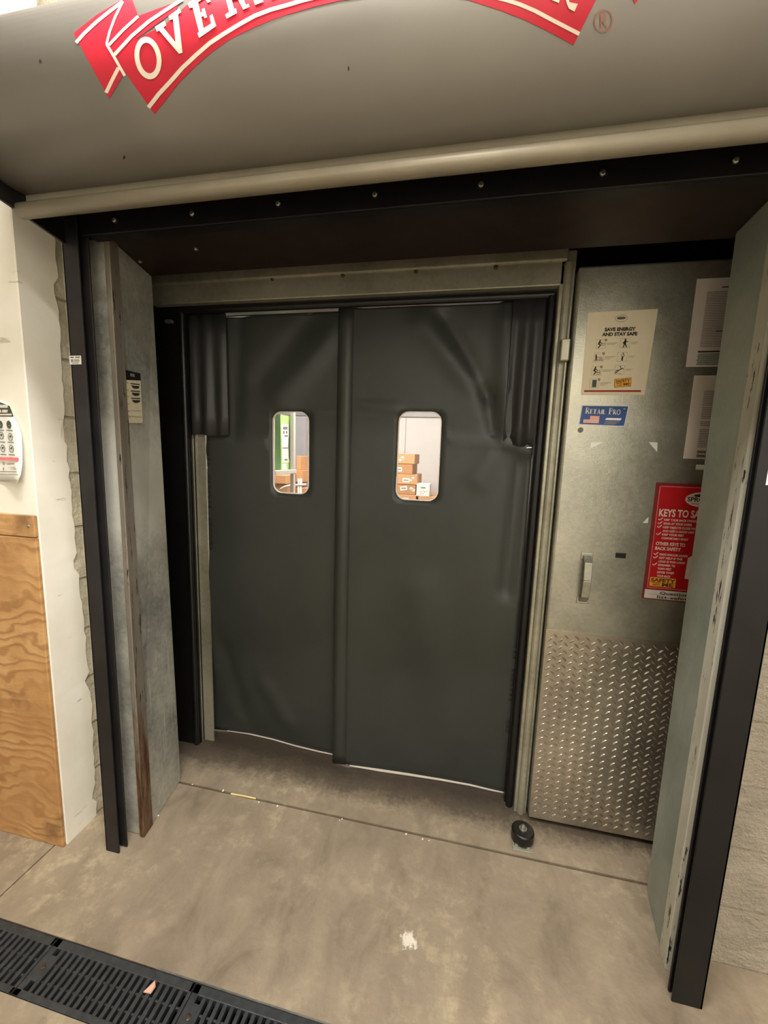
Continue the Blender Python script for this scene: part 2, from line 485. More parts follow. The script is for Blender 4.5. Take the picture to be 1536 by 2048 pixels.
# door frame: galvanised casing, black seals, silver stop
fr = bpy.data.objects.new('door_frame', None); C.objects.link(fr); struct(fr); fr.location = (-.5, YF, 0)
mb = MB(); mb.box(-1.40, .305, YF, YF + .11, 2.125, 2.30); mb.extr_x([(YF, 2.20), (YF - .012, 2.205), (YF - .012, 2.30), (YF, 2.30)], -1.40, .305)
mb.build('head_casing', M['galv_casing'], fr, bevel=.004)
mb = MB(); mb.box(.285, .336, YF, YF + .11, 0, 2.24); mb.tube([(.312, YF + .002, 0), (.312, YF + .002, 2.2)], .016, 14)
mb.build('side_casing', M['galv_casing'], fr, bevel=.004)
for px, py in ((404, 557), (545, 558), (686, 551), (832, 544), (992, 535), (1131, 530)):
    p = at(px, py, Y=YF); mb = MB(); mb.bolt((p.x, YF, p.z), (0, -1, 0), .008, .008); mb.build('bolt', M['dark_bolt'], fr)
mb = MB(); mb.box(-1.42, -1.285, YF + .03, 1.735, 0, 2.125); mb.build('shade_board', M['rubber'], fr)  # black board standing in for the shade left of the door
p0, p1 = at(1113, 712, Y=YF), at(1132, 735, Y=YF)
mb = MB(); mb.box(.300, .330, YF - .05, YF - .012, 1.855, 1.93); mb.build('latch_keeper', M['galv_casing'], fr, bevel=.004)
mb = MB(); mb.tube([(-1.278, YF + .035, 0), (-1.278, YF + .035, 2.10)], .014, 14); mb.tube([(-1.296, YF + .045, 0), (-1.296, YF + .045, 2.10)], .010, 12)
mb.box(-1.28, -1.262, YF + .045, 1.735, 0, 2.12)
mb.tube([(-1.28, YF + .035, 2.106), (.275, YF + .035, 2.106)], .014, 14); mb.box(-1.28, .285, YF + .03, 1.735, 2.108, 2.126)
mb.tube([(.268, YF + .03, 0), (.268, YF + .03, 2.10)], .014, 14); mb.box(.250, .285, YF + .045, 1.735, 0, 2.12)
mb.build('gasket', M['rubber'], fr, smooth=False)
mb = MB(); mb.box(-1.262, .250, YD - .02, YD - .012, 2.102, 2.109); mb.box(-1.266, -1.261, YD - .02, YD - .012, .0, 2.108)
mb.box(.2475, .2505, YD - .02, YD - .014, 1.5, 2.108)
mb.build('stop_bead', M['alu'], fr)
mb = MB(); mb.box(-1.260, -1.207, YD - .004, YD + .004, 0, 2.1); mb.build('jamb_strip', M['galv_casing'], fr)
p = at(330, 640, Y=YF); mb = MB(); mb.box(p.x - .012, p.x + .018, YF + .012, YF + .03, p.z - .006, p.z + .006); mb.build('seal_clip', M['alu'], fr)

# cold room behind the swing doors
mb = MB(); mb.box(-4.5, 1.8, 2.6, 5.0, -.04, 0); struct(mb.build('floor_cold', M['cold_floor']))
mb = MB(); mb.box(-4.5, 1.8, 1.80, 5.0, 2.9, 3.0); struct(mb.build('ceiling_cold', M['cold_wall']))
mb = MB(); mb.box(-4.5, 1.8, 4.9, 5.0, 0, 2.9)
struct(mb.build('wall_cold_back', M['cold_wall']))
mb = MB(); mb.box(-4.6, -4.5, 1.8, 5, 0, 2.9); mb.box(1.8, 1.9, 1.8, 5, 0, 2.9); mb.box(-4.5, -1.62, 1.78, 1.80, 0, 2.9); mb.box(-1.62, 1.8, 1.782, 1.80, 2.40, 2.9)
struct(mb.build('wall_cold_side', M['cold_wall']))

# ------------------------------------------------------------------ rolling shutter
HY, HZ, HR = .95, 2.3335, .1606
sh = thing('rolling_shutter', 'grey rolled-up steel shutter with round hood and red lettered banner, above the doorway', 'shutter', (-.25, 1.1, 0))
prof = []
for k in range(41):
    a = math.radians(300 - k * 212 / 40)      # from under the coil round the front to the top
    prof.append((HY + HR * math.cos(a) * 1.0, HZ + HR * math.sin(a)))
prof += [(1.222, HZ + HR * .98), (1.222, 2.22)]
HX0, HX1 = -1.285, .80
mb = MB(); mb.extr_x(prof, HX0, HX1)
hood = mb.build('hood', M['hood_paint'], sh)
for p_ in hood.data.polygons: p_.use_smooth = len(p_.vertices) == 4
# rail along the hood's lower edge
BY, BZ = .965, 1.5 + .965 * math.tan(math.radians(33.1))
mb = MB()
rp = [(BY + .021 * math.cos(math.radians(a)), BZ + .0185 * math.sin(math.radians(a))) for a in range(60, 421, 8)]
mb.extr_x(rp, -1.235, HX1, True); mb.box(-1.235, HX1, BY + .012, BY + .018, BZ, HZ - HR + .02)
rail = mb.build('hood_rail', M['rail_paint'], sh)
for p_ in rail.data.polygons: p_.use_smooth = len(p_.vertices) == 4 and abs(p_.normal.x) < .5 and p_.area < .02
mb = MB(); mb.box(HX0 + .004, HX1, BY + .012, 1.12, 2.195, 2.20); mb.box(HX0 + .05, HX1, 1.098, 1.106, 2.13, 2.26)
mb.build('hood_flange', M['black_steel'], sh, bevel=.002)
mb = MB()
pr = [(1.150, 2.34)]
for k in range(4):
    z0 = 2.34 - k * .048
    pr += [(1.128, z0 - .004), (1.121, z0 - .014), (1.121, z0 - .030), (1.128, z0 - .041), (1.136, z0 - .046)]
pr += [(1.136, 2.146), (1.120, 2.146), (1.120, 2.138), (1.150, 2.138), (1.152, 2.34)]
mb.extr_x(pr, -1.18, .655)
mb.build('curtain', M['black_steel'], sh)
for px, py in ((122, 455), (230, 441), (385, 428), (557, 408), (750, 390), (962, 370), (1205, 347), (1470, 322)):
    p = at(px, py, Y=1.098); mb = MB(); mb.bolt((max(p.x, -1.225), 1.098, p.z), (0, -1, 0), .007, .007); mb.build('bolt', M['zinc'], sh)
# side guides
mb = MB(); mb.box(-1.240, -1.184, YG, YG + .006, 0, 2.26); mb.box(-1.240, -1.234, YG, 1.157, 0, 2.26); mb.box(-1.240, -1.174, YG + .026, YG + .032, .004, 2.26)
mb.build('guide_rail', M['guide_steel'], sh, bevel=.0015)
mb = MB(); mb.box(.656, .732, YG, YG + .006, 0, 2.26); mb.box(.726, .732, YG, 1.157, 0, 2.26); mb.box(.656, .728, YG + .020, YG + .027, .004, 2.26)
mb.build('guide_rail', M['black_steel'], sh, bevel=.0015)
for x in (-1.235, .69):
    mb = MB(); mb.hexa([(x, .84, 2.14), (x + .008, .84, 2.14), (x + .008, YB - .008, 2.085), (x, YB - .008, 2.085)], [(x, .84, 2.47), (x + .008, .84, 2.47), (x + .008, YB - .008, 2.47), (x, YB - .008, 2.47)])
    mb.build('end_bracket', M['black_steel'], sh)

# red banner on the hood, laid on its round surface
def on_hood(px, py, lift):
    d = ray(px, py); R = HR + lift
    a = d.y ** 2 + d.z ** 2; b = 2 * (d.y * -HY + d.z * (1.5 - HZ)); c = HY ** 2 + (1.5 - HZ) ** 2 - R * R
    q = b * b - 4 * a * c
    t = (-b - math.sqrt(max(q, 0))) / (2 * a)
    return EYE + d * t
def decal(name, polys, mat, lift, parent, step=9.0):
    bm = bmesh.new()
    for pts in polys:
        # constrained triangulation in the decal's own plane, then wrapped
        P = []
        n = len(pts)
        for i in range(n):
            a, b = Vector(pts[i]), Vector(pts[(i + 1) % n]); k = max(1, int((b - a).length / step))
            P += [a.lerp(b, j / k) for j in range(k)]
        edges = [(i, (i + 1) % len(P)) for i in range(len(P))]
        xs = [p.x for p in P]; ys = [p.y for p in P]; G = []
        x = min(xs) + step
        while x < max(xs):
            y = min(ys) + step
            while y < max(ys):
                G.append(Vector((x, y))); y += step
            x += step
        V, _, F, *_r = delaunay_2d_cdt(P + G, edges, [], 1, 1e-4)
        vs = [bm.verts.new(on_hood(v.x, v.y, lift)) for v in V]
        for f in F:
            try: bm.faces.new([vs[i] for i in f])
            except ValueError: pass
    bmesh.ops.delete(bm, geom=[v for v in bm.verts if not v.link_faces], context='VERTS')
    for f in bm.faces:
        f.normal_update()
        if f.normal.dot(EYE - f.calc_center_median()) < 0: f.normal_flip()
    k = MB(); k.bm.free(); k.bm = bm
    return k.build(name, mat, parent, smooth=True, normals=False)
def band(pts, wd):
    L, Rr = [], []
    for i, p in enumerate(pts):
        a, b = Vector(pts[max(i - 1, 0)]), Vector(pts[min(i + 1, len(pts) - 1)])
        d = (b - a).normalized(); n = Vector((-d.y, d.x)) * wd / 2
        L.append(tuple(Vector(p) + n)); Rr.append(tuple(Vector(p) - n))
    return L + Rr[::-1]
c1 = lambda *q: [(140 + x / 2.844, y / 2.844) for x, y in q]
c2 = lambda *q: [(640 + x / 2.327, y / 2.327) for x, y in q]
low = c1((480, 650), (550, 560), (620, 470), (690, 400), (760, 335), (830, 280), (900, 230), (980, 187), (1060, 150), (1150, 112), (1230, 85), (1400, 35), (1530, 5)) + [(760, -9), (860, -9)] + c2((690, 0), (830, 45), (960, 95), (1080, 155), (1180, 210))
upper = [(1192, 0), (1200, -20), (1050, -90), (860, -125), (700, -108), (560, -75), (440, -30), (390, -5), (335, 45), (275, 32 + 46), (221, 103)]
main = low + upper
tail = c1((20, 190), (60, 155), (150, 85), (290, 0), (320, -20), (352, -10), (388, 90), (205, 250), (300, 430), (222, 562))
tail2 = [(1255, -30), (1262, -10), (1270, 8), (1282, -8), (1300, -40)]
gapfill = c1((300, 0), (350, -10), (388, 90), (630, 0), (600, 60), (240, 320), (205, 250))
ban = decal('banner', [main, tail, tail2, gapfill], M['banner_red'], .0006, hood)
wl = [band(c1((35, 242), (80, 190), (150, 125), (220, 68), (300, 8)), 7), band(c1((300, 8), (255, 100), (225, 180), (208, 250)), 5), band(c1((208, 250), (260, 340), (312, 432)), 5.5),
      band(c1((222, 255), (300, 172), (388, 92)), 6), band(c1((252, 312), (350, 205), (450, 120), (540, 60), (640, -5)), 7), band(c1((276, 385), (240, 455), (205, 528)), 7.5),
      band(c1((446, 612), (505, 535), (570, 465), (640, 385), (720, 310), (795, 245), (870, 195), (960, 140), (1050, 90), (1140, 55), (1230, 30), (1330, 0)) + [(700, -21), (800, -30), (900, -26)] + c2((860, -2), (930, 20), (1000, 50), (1100, 103), (1207, 158)), 8.5)]
decal('banner_outline', wl, M['banner_white'], .0013, hood)
def oval(cx, cy, rx, ry, tilt, n=28):
    ca, sa = math.cos(tilt), math.sin(tilt)
    return [(cx + rx * math.cos(t) * ca - ry * math.sin(t) * sa, cy + rx * math.cos(t) * sa + ry * math.sin(t) * ca) for t in [2 * math.pi * k / n for k in range(n)]]
O1, O2 = oval(296, 116, 26.5, 43, -.16), oval(296, 116, 17, 31, -.16)
lets = [[O1[k], O1[(k + 1) % 28], O2[(k + 1) % 28], O2[k]] for k in range(28)]
lets += [c1((483, 152), (538, 119), (548, 143), (531, 156), (600, 240), (586, 108), (568, 114), (560, 92), (622, 47), (633, 68), (615, 82), (640, 300), (620, 306), (508, 174), (494, 180)),
         c1((668, 20), (780, -50), (800, 8), (782, 16), (765, -12), (728, 12), (742, 72), (752, 66), (748, 52), (765, 45), (780, 98), (764, 104), (760, 90), (747, 96), (760, 160), (802, 134), (794, 90), (810, 80), (832, 148), (735, 216), (724, 190), (733, 180), (698, 42), (680, 46)),
         c1((868, -60), (915, -80), (1000, -80), (1010, -30), (985, -12), (1000, 28), (1015, 20), (1022, 38), (985, 55), (955, -5), (920, 0), (933, 50), (944, 46), (950, 74), (892, 106), (882, 84), (905, 66), (880, -30)),
         c1((1050, -120), (1090, -130), (1100, -20), (1112, -24), (1120, 2), (1070, 10), (1064, -10), (1078, -16))]
lets2 = [c2((1066, -20), (1118, -12), (1112, 14), (1078, 0)), c2((1120, -40), (1160, -30), (1160, 10), (1180, 14), (1200, 18), (1184, 54), (1158, 40), (1148, 15), (1140, -15))]
GLY = {'H': [[(.1, 0), (.1, 1)], [(.8, 0), (.8, 1)], [(.1, .5), (.8, .5)], [(-.08, .04), (.28, .04)], [(.62, .04), (.98, .04)], [(-.08, .96), (.28, .96)], [(.62, .96), (.98, .96)]],
       'E': [[(.15, 0), (.15, 1)], [(0, .05), (.8, .05)], [(0, .95), (.78, .95)], [(.15, .5), (.55, .5)], [(.76, .05), (.76, .3)], [(.74, .95), (.74, .72)]],
       'A': [[(.1, 0), (.45, 1), (.82, 0)], [(.25, .36), (.67, .36)], [(-.05, .04), (.28, .04)], [(.64, .04), (.98, .04)]],
       'D': [[(.15, 0), (.15, 1)], [(0, .05), (.5, .05), (.75, .2), (.82, .5), (.75, .8), (.5, .95), (0, .95)]],
       'O': [[(.45 + .38 * math.cos(a), .5 + .46 * math.sin(a)) for a in [math.pi * k / 8 for k in range(17)]]]}
def letter(polys): decal('banner_letter', polys, M['banner_white'], .0020, hood)
letter(lets[:28])
for q_ in lets[28:31]: letter([q_])
for ch, x0 in (('H', 512), ('E', 572), ('A', 630), ('D', 690), ('D', 868), ('O', 942), ('O', 1016)):
    xm = x0 + 22
    y0 = -30 + .00074 * (xm - 800) ** 2 - 24
    sl = .00148 * (xm - 800)
    letter([band([(xm + (u - .45) * 46 + v * 66 * sl, y0 - v * 66 + (u - .45) * 46 * sl) for u, v in st_], 10) for st_ in GLY[ch]])
for q_ in lets2: letter([q_])
Ra, Rb = oval(1207, 42, 19, 24, .2), oval(1207, 42, 16, 21, .2)
t_ = NT('faded_red'); t_.col(t_.ramp(t_.noise(40, 3), [(.4, lin(150, 118, 104)), (.7, lin(176, 108, 98))])); t_.set(.4, .1); M['faded_red'] = t_.m
decal('registered_mark', [[Ra[k], Ra[(k + 1) % 28], Rb[(k + 1) % 28], Rb[k]] for k in range(28)] + [band([(1202, 56), (1202, 28), (1211, 30), (1211, 40), (1203, 43)], 3), band([(1206, 43), (1214, 56)], 3)], M['faded_red'], .0008, hood)
for q_ in (oval(80, 122, 2.5, 4, 0, 10), oval(248, 315, 2, 4, .3, 10), oval(697, 137, 1.5, 5, 0, 10)): decal('scuff', [q_], M['ink'], .0008, hood)

# ------------------------------------------------------------------ swing door leaves
def crease(segs):
    out = []
    for (a, b, wd, amp) in segs:
        A, B = at(*a, Y=YD), at(*b, Y=YD)
        out.append((A.x, A.z, B.x, B.z, wd, amp))
    def f(x, z):
        s = 0
        for x0, z0, x1, z1, wd, amp in out:
            dx, dz = x1 - x0, z1 - z0; L2 = dx * dx + dz * dz
            t = ((x - x0) * dx + (z - z0) * dz) / L2
            tt = min(1, max(0, t)); ex = x - x0 - tt * dx; ez = z - z0 - tt * dz
            d = math.hypot(ex, ez)
            s += 1.5 * amp * math.exp(-(d / wd) ** 2)
        return s
    return f
def rrect(cx, cz, w_, h_, r, n=6):
    P = []
    for sx, sz, a0 in ((1, 1, 0), (-1, 1, 90), (-1, -1, 180), (1, -1, 270)):
        for k in range(n + 1):
            a = math.radians(a0 + 90 * k / n)
            P.append((cx + sx * (w_ / 2 - r) + r * math.cos(a), cz + sz * (h_ / 2 - r) + r * math.sin(a)))
    return P
def foot(pts, y0, z=.010):
    Q = [at(x, y, Z=z) for x, y in pts]
    def back(x, zz):
        if x <= Q[0].x: y = Q[0].y
        elif x >= Q[-1].x: y = Q[-1].y
        else:
            for a, b in zip(Q, Q[1:]):
                if a.x <= x <= b.x: y = a.y + (b.y - a.y) * (x - a.x) / max(1e-9, b.x - a.x)
        q = min(1, max(0, 1 - zz / 1.0)); return (y0 - y) * q * q * (3 - 2 * q)
    return [(q.x, z) for q in Q], back
def leaf(label, outline, win, y0, disp, extra):
    xs = [p[0] for p in outline]
    root = thing('traffic_door_leaf', label, 'door', (sum(xs) / len(xs), y0, 0), 'swing door leaves')
    hole = rrect(*win); P = []; E = []
    n = len(outline)
    dense = []
    for i in range(n):
        a, b = Vector(outline[i]), Vector(outline[(i + 1) % n]); k = max(1, int((b - a).length / .025))
        dense += [a.lerp(b, j / k) for j in range(k)]
    for loop in (dense, [Vector(p) for p in hole]):
        b0 = len(P); P += loop; E += [(b0 + i, b0 + (i + 1) % len(loop)) for i in range(len(loop))]
    x = min(xs)
    zs = [p[1] for p in outline]
    G = []
    while x < max(xs):
        z = min(zs)
        while z < max(zs):
            if not (abs(x - win[0]) < win[2] / 2 + .012 and abs(z - win[1]) < win[3] / 2 + .012): G.append(Vector((x, z)))
            z += .0225
        x += .0225
    V, _, F, *_r = delaunay_2d_cdt(P + G, E, [], 1, 1e-5)
    mb = MB(); vs = [mb.bm.verts.new((v.x, y0 - disp(v.x, v.y), v.y)) for v in V]
    for f in F:
        c = sum((V[i] for i in f), Vector((0, 0))) / len(f)
        dx, dz = abs(c.x - win[0]), abs(c.y - win[1]); hx, hz, r = win[2] / 2, win[3] / 2, win[4]
        inside = dx < hx and dz < hz and not (dx > hx - r and dz > hz - r and math.hypot(dx - hx + r, dz - hz + r) > r)
        if inside: continue
        try: mb.bm.faces.new([vs[i] for i in f])
        except ValueError: pass
    bmesh.ops.delete(mb.bm, geom=[v for v in mb.bm.verts if not v.link_faces], context='VERTS')
    o = mb.build('panel', M['vinyl'], root, smooth=True)
    so = o.modifiers.new('solid', 'SOLIDIFY'); so.thickness = .006; so.offset = 0
    # window pane and its pale rim
    mb = MB(); mb.poly(rrect(win[0], win[1], win[2] + .004, win[3] + .004, win[4]), 0)
    for v in mb.bm.verts: v.co.y = y0 - disp(win[0], win[1])
    pane = mb.build('window_pane', M['clear_vinyl'], root)
    mb = MB(); o1 = rrect(win[0], win[1], win[2] + .002, win[3] + .002, win[4]); o2 = rrect(win[0], win[1], win[2] - .007, win[3] - .007, win[4] - .002)
    k = len(o1); yy = y0 - disp(win[0], win[1])
    for i in range(k):
        j = (i + 1) % k
        mb.hexa([(o1[i][0], yy - .003, o1[i][1]), (o1[j][0], yy - .003, o1[j][1]), (o2[j][0], yy - .003, o2[j][1]), (o2[i][0], yy - .003, o2[i][1])],
                [(o1[i][0], yy + .004, o1[i][1]), (o1[j][0], yy + .004, o1[j][1]), (o2[j][0], yy + .004, o2[j][1]), (o2[i][0], yy + .004, o2[i][1])])
    mb.build('window_rim', M['hem_white'], root)
    extra(root, disp, y0)
    return root
def win_of(x0, x1, y0, y1):
    a, b = at(x0, (y0 + y1) / 2, Y=YD), at(x1, (y0 + y1) / 2, Y=YD); c, d = at((x0 + x1) / 2, y0, Y=YD), at((x0 + x1) / 2, y1, Y=YD)
    return ((a.x + b.x) / 2, (c.z + d.z) / 2, b.x - a.x, c.z - d.z, .042)
def P2(*q): return [(at(x, y, Y=YD).x, at(x, y, Y=YD).z) for x, y in q]

def sleeve(root, x0, x1, z0, z1, y0, folds, phase):
    mb = MB(); n = 40; A, B = [], []
    for i in range(n + 1):
        t = i / n; x = x0 + (x1 - x0) * t
        y = y0 - .016 - .012 * math.sin(math.pi * t) - .008 * math.sin(2 * math.pi * folds * t + phase)
        A.append(mb.bm.verts.new((x, y + .004 * math.sin(9 * t), z0 + .004 * math.sin(7 * t)))); B.append(mb.bm.verts.new((x, y * .35 + .65 * (y0 - .02), z1)))
    mid = [[mb.bm.verts.new(a.co.lerp(b.co, k / 6)) for a, b in zip(A, B)] for k in range(1, 6)]
    rows = [A] + mid + [B]
    for r0, r1 in zip(rows, rows[1:]):
        for i in range(n): mb.bm.faces.new((r0[i], r0[i + 1], r1[i + 1], r1[i]))
    o = mb.build('hinge_sleeve', M['vinyl_sleeve'], root, smooth=True)
    so = o.modifiers.new('solid', 'SOLIDIFY'); so.thickness = .004; so.offset = 0

def hem(root, pts, disp, y0, ths):
    mb = MB()
    q = [(a[0], a[1], th) for a, th in zip(pts, ths)]
    for (xa, za, ta), (xb, zb, tb) in zip(q, q[1:]):
        ya, yb = y0 - disp(xa, za) , y0 - disp(xb, zb)
        mb.hexa([(xa, ya - .005, za - ta), (xb, yb - .005, zb - tb), (xb, yb + .005, zb - tb), (xa, ya + .005, za - ta)], [(xa, ya - .005, za), (xb, yb - .005, zb), (xb, yb + .005, zb), (xa, ya + .005, za)])
    mb.build('hem', M['hem_white'], root)

lowL = [(424, 1457), (455, 1460), (500, 1466), (545, 1476), (590, 1489), (635, 1500), (681, 1510)]
lowR = [(680, 1524), (700, 1529), (760, 1537), (820, 1546), (880, 1556), (940, 1567), (985, 1578), (1012, 1584)]
wav = lambda x, z: .006 * math.sin(5.1 * x + 1.3 * z) * (1.2 - .4 * z) + .004 * math.sin(9 * x - 2.0 * z)
cl = crease([((610, 826), (684, 822), .012, .004), ((690, 640), (560, 800), .05, .010), ((620, 640), (520, 760), .04, -.006), ((420, 900), (545, 880), .03, .005), ((480, 640), (470, 870), .03, -.006), ((520, 1380), (560, 1455), .05, .008), ((440, 1300), (470, 1440), .04, -.006)])
FL, backL = foot(lowL, YD)
dl = lambda x, z: (cl(x, z) + wav(x, z) * .7) * min(1, z / .12) + backL(x, z)
cr = crease([((722, 818), (800, 814), .010, .005), ((885, 876), (985, 880), .012, .009), ((885, 870), (985, 874), .012, -.006), ((985, 880), (1060, 902), .016, .012), ((890, 640), (975, 790), .03, -.010), ((975, 790), (990, 880), .022, -.012), ((845, 650), (940, 760), .05, .010), ((990, 900), (955, 960), .04, .006), ((1040, 930), (1010, 1180), .03, -.012), ((1010, 640), (1010, 860), .03, .010), ((716, 640), (716, 1500), .006, .001), ((840, 1180), (900, 1450), .09, .008)])
FR, backR = foot(lowR, YD - .020, .014)
dr = lambda x, z: (cr(x, z) + wav(x + 1, z) * .7) * min(1, z / .12) + backR(x, z)
topL = P2((683, 622), (560, 628), (440, 634), (426, 634))
outL = FL + [(-.515, 1.2), (-.515, 2.090)] + [(-.72, 2.089), (-1.10, 2.088), (-1.20, 2.088), (-1.20, 1.0)]
def exL(root, disp, y0):
    a, b = at(385, 870, Y=YD - .02), at(456, 870, Y=YD - .02)
    sleeve(root, a.x, b.x, a.z, 2.098, y0, 2.5, .6)
    mb = MB(); mb.tube([(-1.245, y0 - .008, 1.555), (-1.245, y0 - .008, 1.60)], .004, 10); mb.build('hinge_pin', M['zinc'], root)
    hem(root, FL[1:], disp, y0, [.002, .005, .006, .006, .006, .004])
leaf('dark green-grey flexible door leaf on the left, its window showing a green carton', outL, win_of(546, 618, 823, 987), YD, dl, exL)
outR = FR + [(.247, 1.4), (.250, 2.098), (.10, 2.097), (.08, 2.092), (-.45, 2.093), (-.48, 2.097), (-.5565, 2.098)]
def exR(root, disp, y0):
    a, b = at(1000, 892, Y=YD - .02), at(1068, 892, Y=YD - .02)
    sleeve(root, a.x + .01, .248, b.z, 2.10, y0, 1.8, 2.4)
    mb = MB(); mb.tube([(.222, y0 - .026, a.z - .006), (.240, y0 - .026, a.z - .004)], .003, 10); mb.build('hinge_pin', M['zinc'], root)
    hem(root, FR[1:], disp, y0, [.005, .012, .011, .009, .008, .006, .003])
    # folded meeting edge along the seam
    mb = MB(); n = 40
    X0, X1 = -.556, -.490
    for k in range(n):
        za, zb = .012 + (2.095 - .012) * k / n, .012 + (2.095 - .012) * (k + 1) / n
        f = lambda x, z: y0 - disp(x, z) - .0065
        mb.face([(X0, f(X0, za), za), ((X0 + X1) / 2, f((X0 + X1) / 2, za) - .001, za), ((X0 + X1) / 2, f((X0 + X1) / 2, zb) - .001, zb), (X0, f(X0, zb), zb)])
        mb.face([((X0 + X1) / 2, f((X0 + X1) / 2, za) - .001, za), (X1, f(X1, za) + .003, za), (X1, f(X1, zb) + .003, zb), ((X0 + X1) / 2, f((X0 + X1) / 2, zb) - .001, zb)])
    bmesh.ops.remove_doubles(mb.bm, verts=mb.bm.verts, dist=1e-5)
    o = mb.build('meeting_edge', M['vinyl'], root, smooth=True)
    so = o.modifiers.new('solid', 'SOLIDIFY'); so.thickness = .004; so.offset = 0
leaf('dark green-grey flexible door leaf on the right, its window showing stacked brown boxes', outR, win_of(796, 881, 824, 1000), YD - .020, dr, exR)

# ------------------------------------------------------------------ sliding cooler door
DX0, DX1, DZ1 = .3405, 1.20, 2.172
sd = thing('sliding_cooler_door', 'galvanised sliding cooler door with diamond plate at its foot, slid open behind the right post', 'door', (.77, YS + .05, 0))
mb = MB(); mb.box(DX0, DX1, YS, YS + .085, .022, DZ1); mb.build('panel', M['galv_door'], sd, bevel=.008)
mb = MB(); zt = .85; yt = YS - .003
mb.box(DX0 + .001, DX1, yt, YS, .023, zt)
pitch = .039; rowp = .0305
def loz(x, z, ang):
    L, W, H = .0125, .0042, .0024
    ca, sa = math.cos(ang), math.sin(ang)
    P = lambda a, b, h: (x + a * ca - b * sa, yt - h, z + a * sa + b * ca)
    e = [P(-L, 0, 0), P(-L * .35, -W, 0), P(L * .35, -W, 0), P(L, 0, 0), P(L * .35, W, 0), P(-L * .35, W, 0)]
    t0, t1 = P(-L * .55, 0, H), P(L * .55, 0, H)
    v = [mb.bm.verts.new(p) for p in e]; a, b = mb.bm.verts.new(t0), mb.bm.verts.new(t1)
    for f in ((v[0], v[1], a), (v[1], v[2], b, a), (v[2], v[3], b), (v[3], v[4], b), (v[4], v[5], a, b), (v[5], v[0], a)): mb.bm.faces.new(f)
j = 0
while .05 + j * rowp < zt - .012:
    i = 0
    while DX0 + .018 + i * pitch < .95:
        loz(DX0 + .018 + i * pitch, .05 + j * rowp, .75)
        if .05 + (j + .5) * rowp < zt - .012: loz(DX0 + .018 + (i + .5) * pitch, .05 + (j + .5) * rowp, -.75)
        i += 1
    j += 1
mb.build('tread_plate', M['tread_metal'], sd)
a, b = at(1172, 1112, Y=YS), at(1166, 1200, Y=YS)
mb = MB(); hx = (a.x + b.x) / 2
path = [(hx, YS, a.z + .012), (hx, YS - .006, a.z + .004), (hx, YS - .03, a.z - .02), (hx, YS - .036, (a.z + b.z) / 2), (hx, YS - .03, b.z + .02), (hx, YS - .006, b.z - .004), (hx, YS, b.z - .012)]
for p, q in zip(path[1:-1], path[2:-1]):
    mb.hexa([(p[0] - .014, p[1] - .003, p[2]), (p[0] + .014, p[1] - .003, p[2]), (p[0] + .014, p[1] + .003, p[2]), (p[0] - .014, p[1] + .003, p[2])],
            [(q[0] - .014, q[1] - .003, q[2]), (q[0] + .014, q[1] - .003, q[2]), (q[0] + .014, q[1] + .003, q[2]), (q[0] - .014, q[1] + .003, q[2])])
for z in (a.z, b.z): mb.box(hx - .021, hx + .021, YS - .005, YS, z - .013, z + .013)
mb.build('pull_handle', M['galv_door'], sd, bevel=.003)
a = at(1241, 1111, Y=YS); mb = MB(); mb.box(a.x - .017, a.x + .017, YS - .003, YS, a.z - .009, a.z + .009); mb.build('keyhole_plate', M['rubber'], sd)
a = at(1161, 860, Y=YS); mb = MB(); mb.tube([(a.x, YS + .001, a.z), (a.x, YS - .002, a.z)], .0095, 20); mb.build('hole_plug', M['dot_grey'], sd)

# floor roller that steers the sliding door
rc = at(1046, 1658, Z=.052); pf = at(1041, 1703, Z=0)
rl = thing('floor_guide_roller', 'black rubber guide roller on a bolted zinc plate at the sliding door foot', 'roller', (rc.x, rc.y, 0))
mb = MB(); mb.box(rc.x - .040, rc.x + .034, pf.y, rc.y + .045, 0, .005); mb.build('base_plate', M['galv_casing'], rl, bevel=.001)
mb = MB(); mb.tube([(rc.x, rc.y, .006), (rc.x, rc.y, .012), (rc.x, rc.y, .014), (rc.x, rc.y, .048), (rc.x, rc.y, .052)], [.022, .022, .043, .043, .039], 32); mb.build('roller', M['rubber'], rl, bevel=.002)
mb = MB(); mb.tube([(rc.x, rc.y, .052), (rc.x, rc.y, .056)], .015, 16); mb.bolt((rc.x, rc.y, .056), (0, 0, 1), .010, .014); mb.build('axle_bolt', M['zinc'], rl)
for x, y in ((-.026, pf.y + .018), (.020, pf.y + .018), (-.026, rc.y + .034), (.020, rc.y + .034)):
    mb = MB(); mb.bolt((rc.x + x, y, .005), (0, 0, 1), .008, .009); mb.build('bolt', M['zinc'], rl)

# ------------------------------------------------------------------ signs
def poster(name, label, cat, px, plane_y, group=None, rot=0.0):
    p = at(*px, Y=plane_y)
    r = thing(name, label, cat, (p.x, plane_y, p.z), group)
    r.rotation_euler = (0, rot, 0)
    return r
def sheet(root, w_, h_, mat, t=.0012, name='sheet', pts=None):
    mb = MB()
    q = pts or [(0, 0), (w_, 0), (w_, h_), (0, h_)]
    mb.hexa([(a, 0, b) for a, b in q], [(a, -t, b) for a, b in q])
    return mb.build(name, mat, root, local=True)
Y1, Y2, Y3 = -.0018, -.0024, -.003

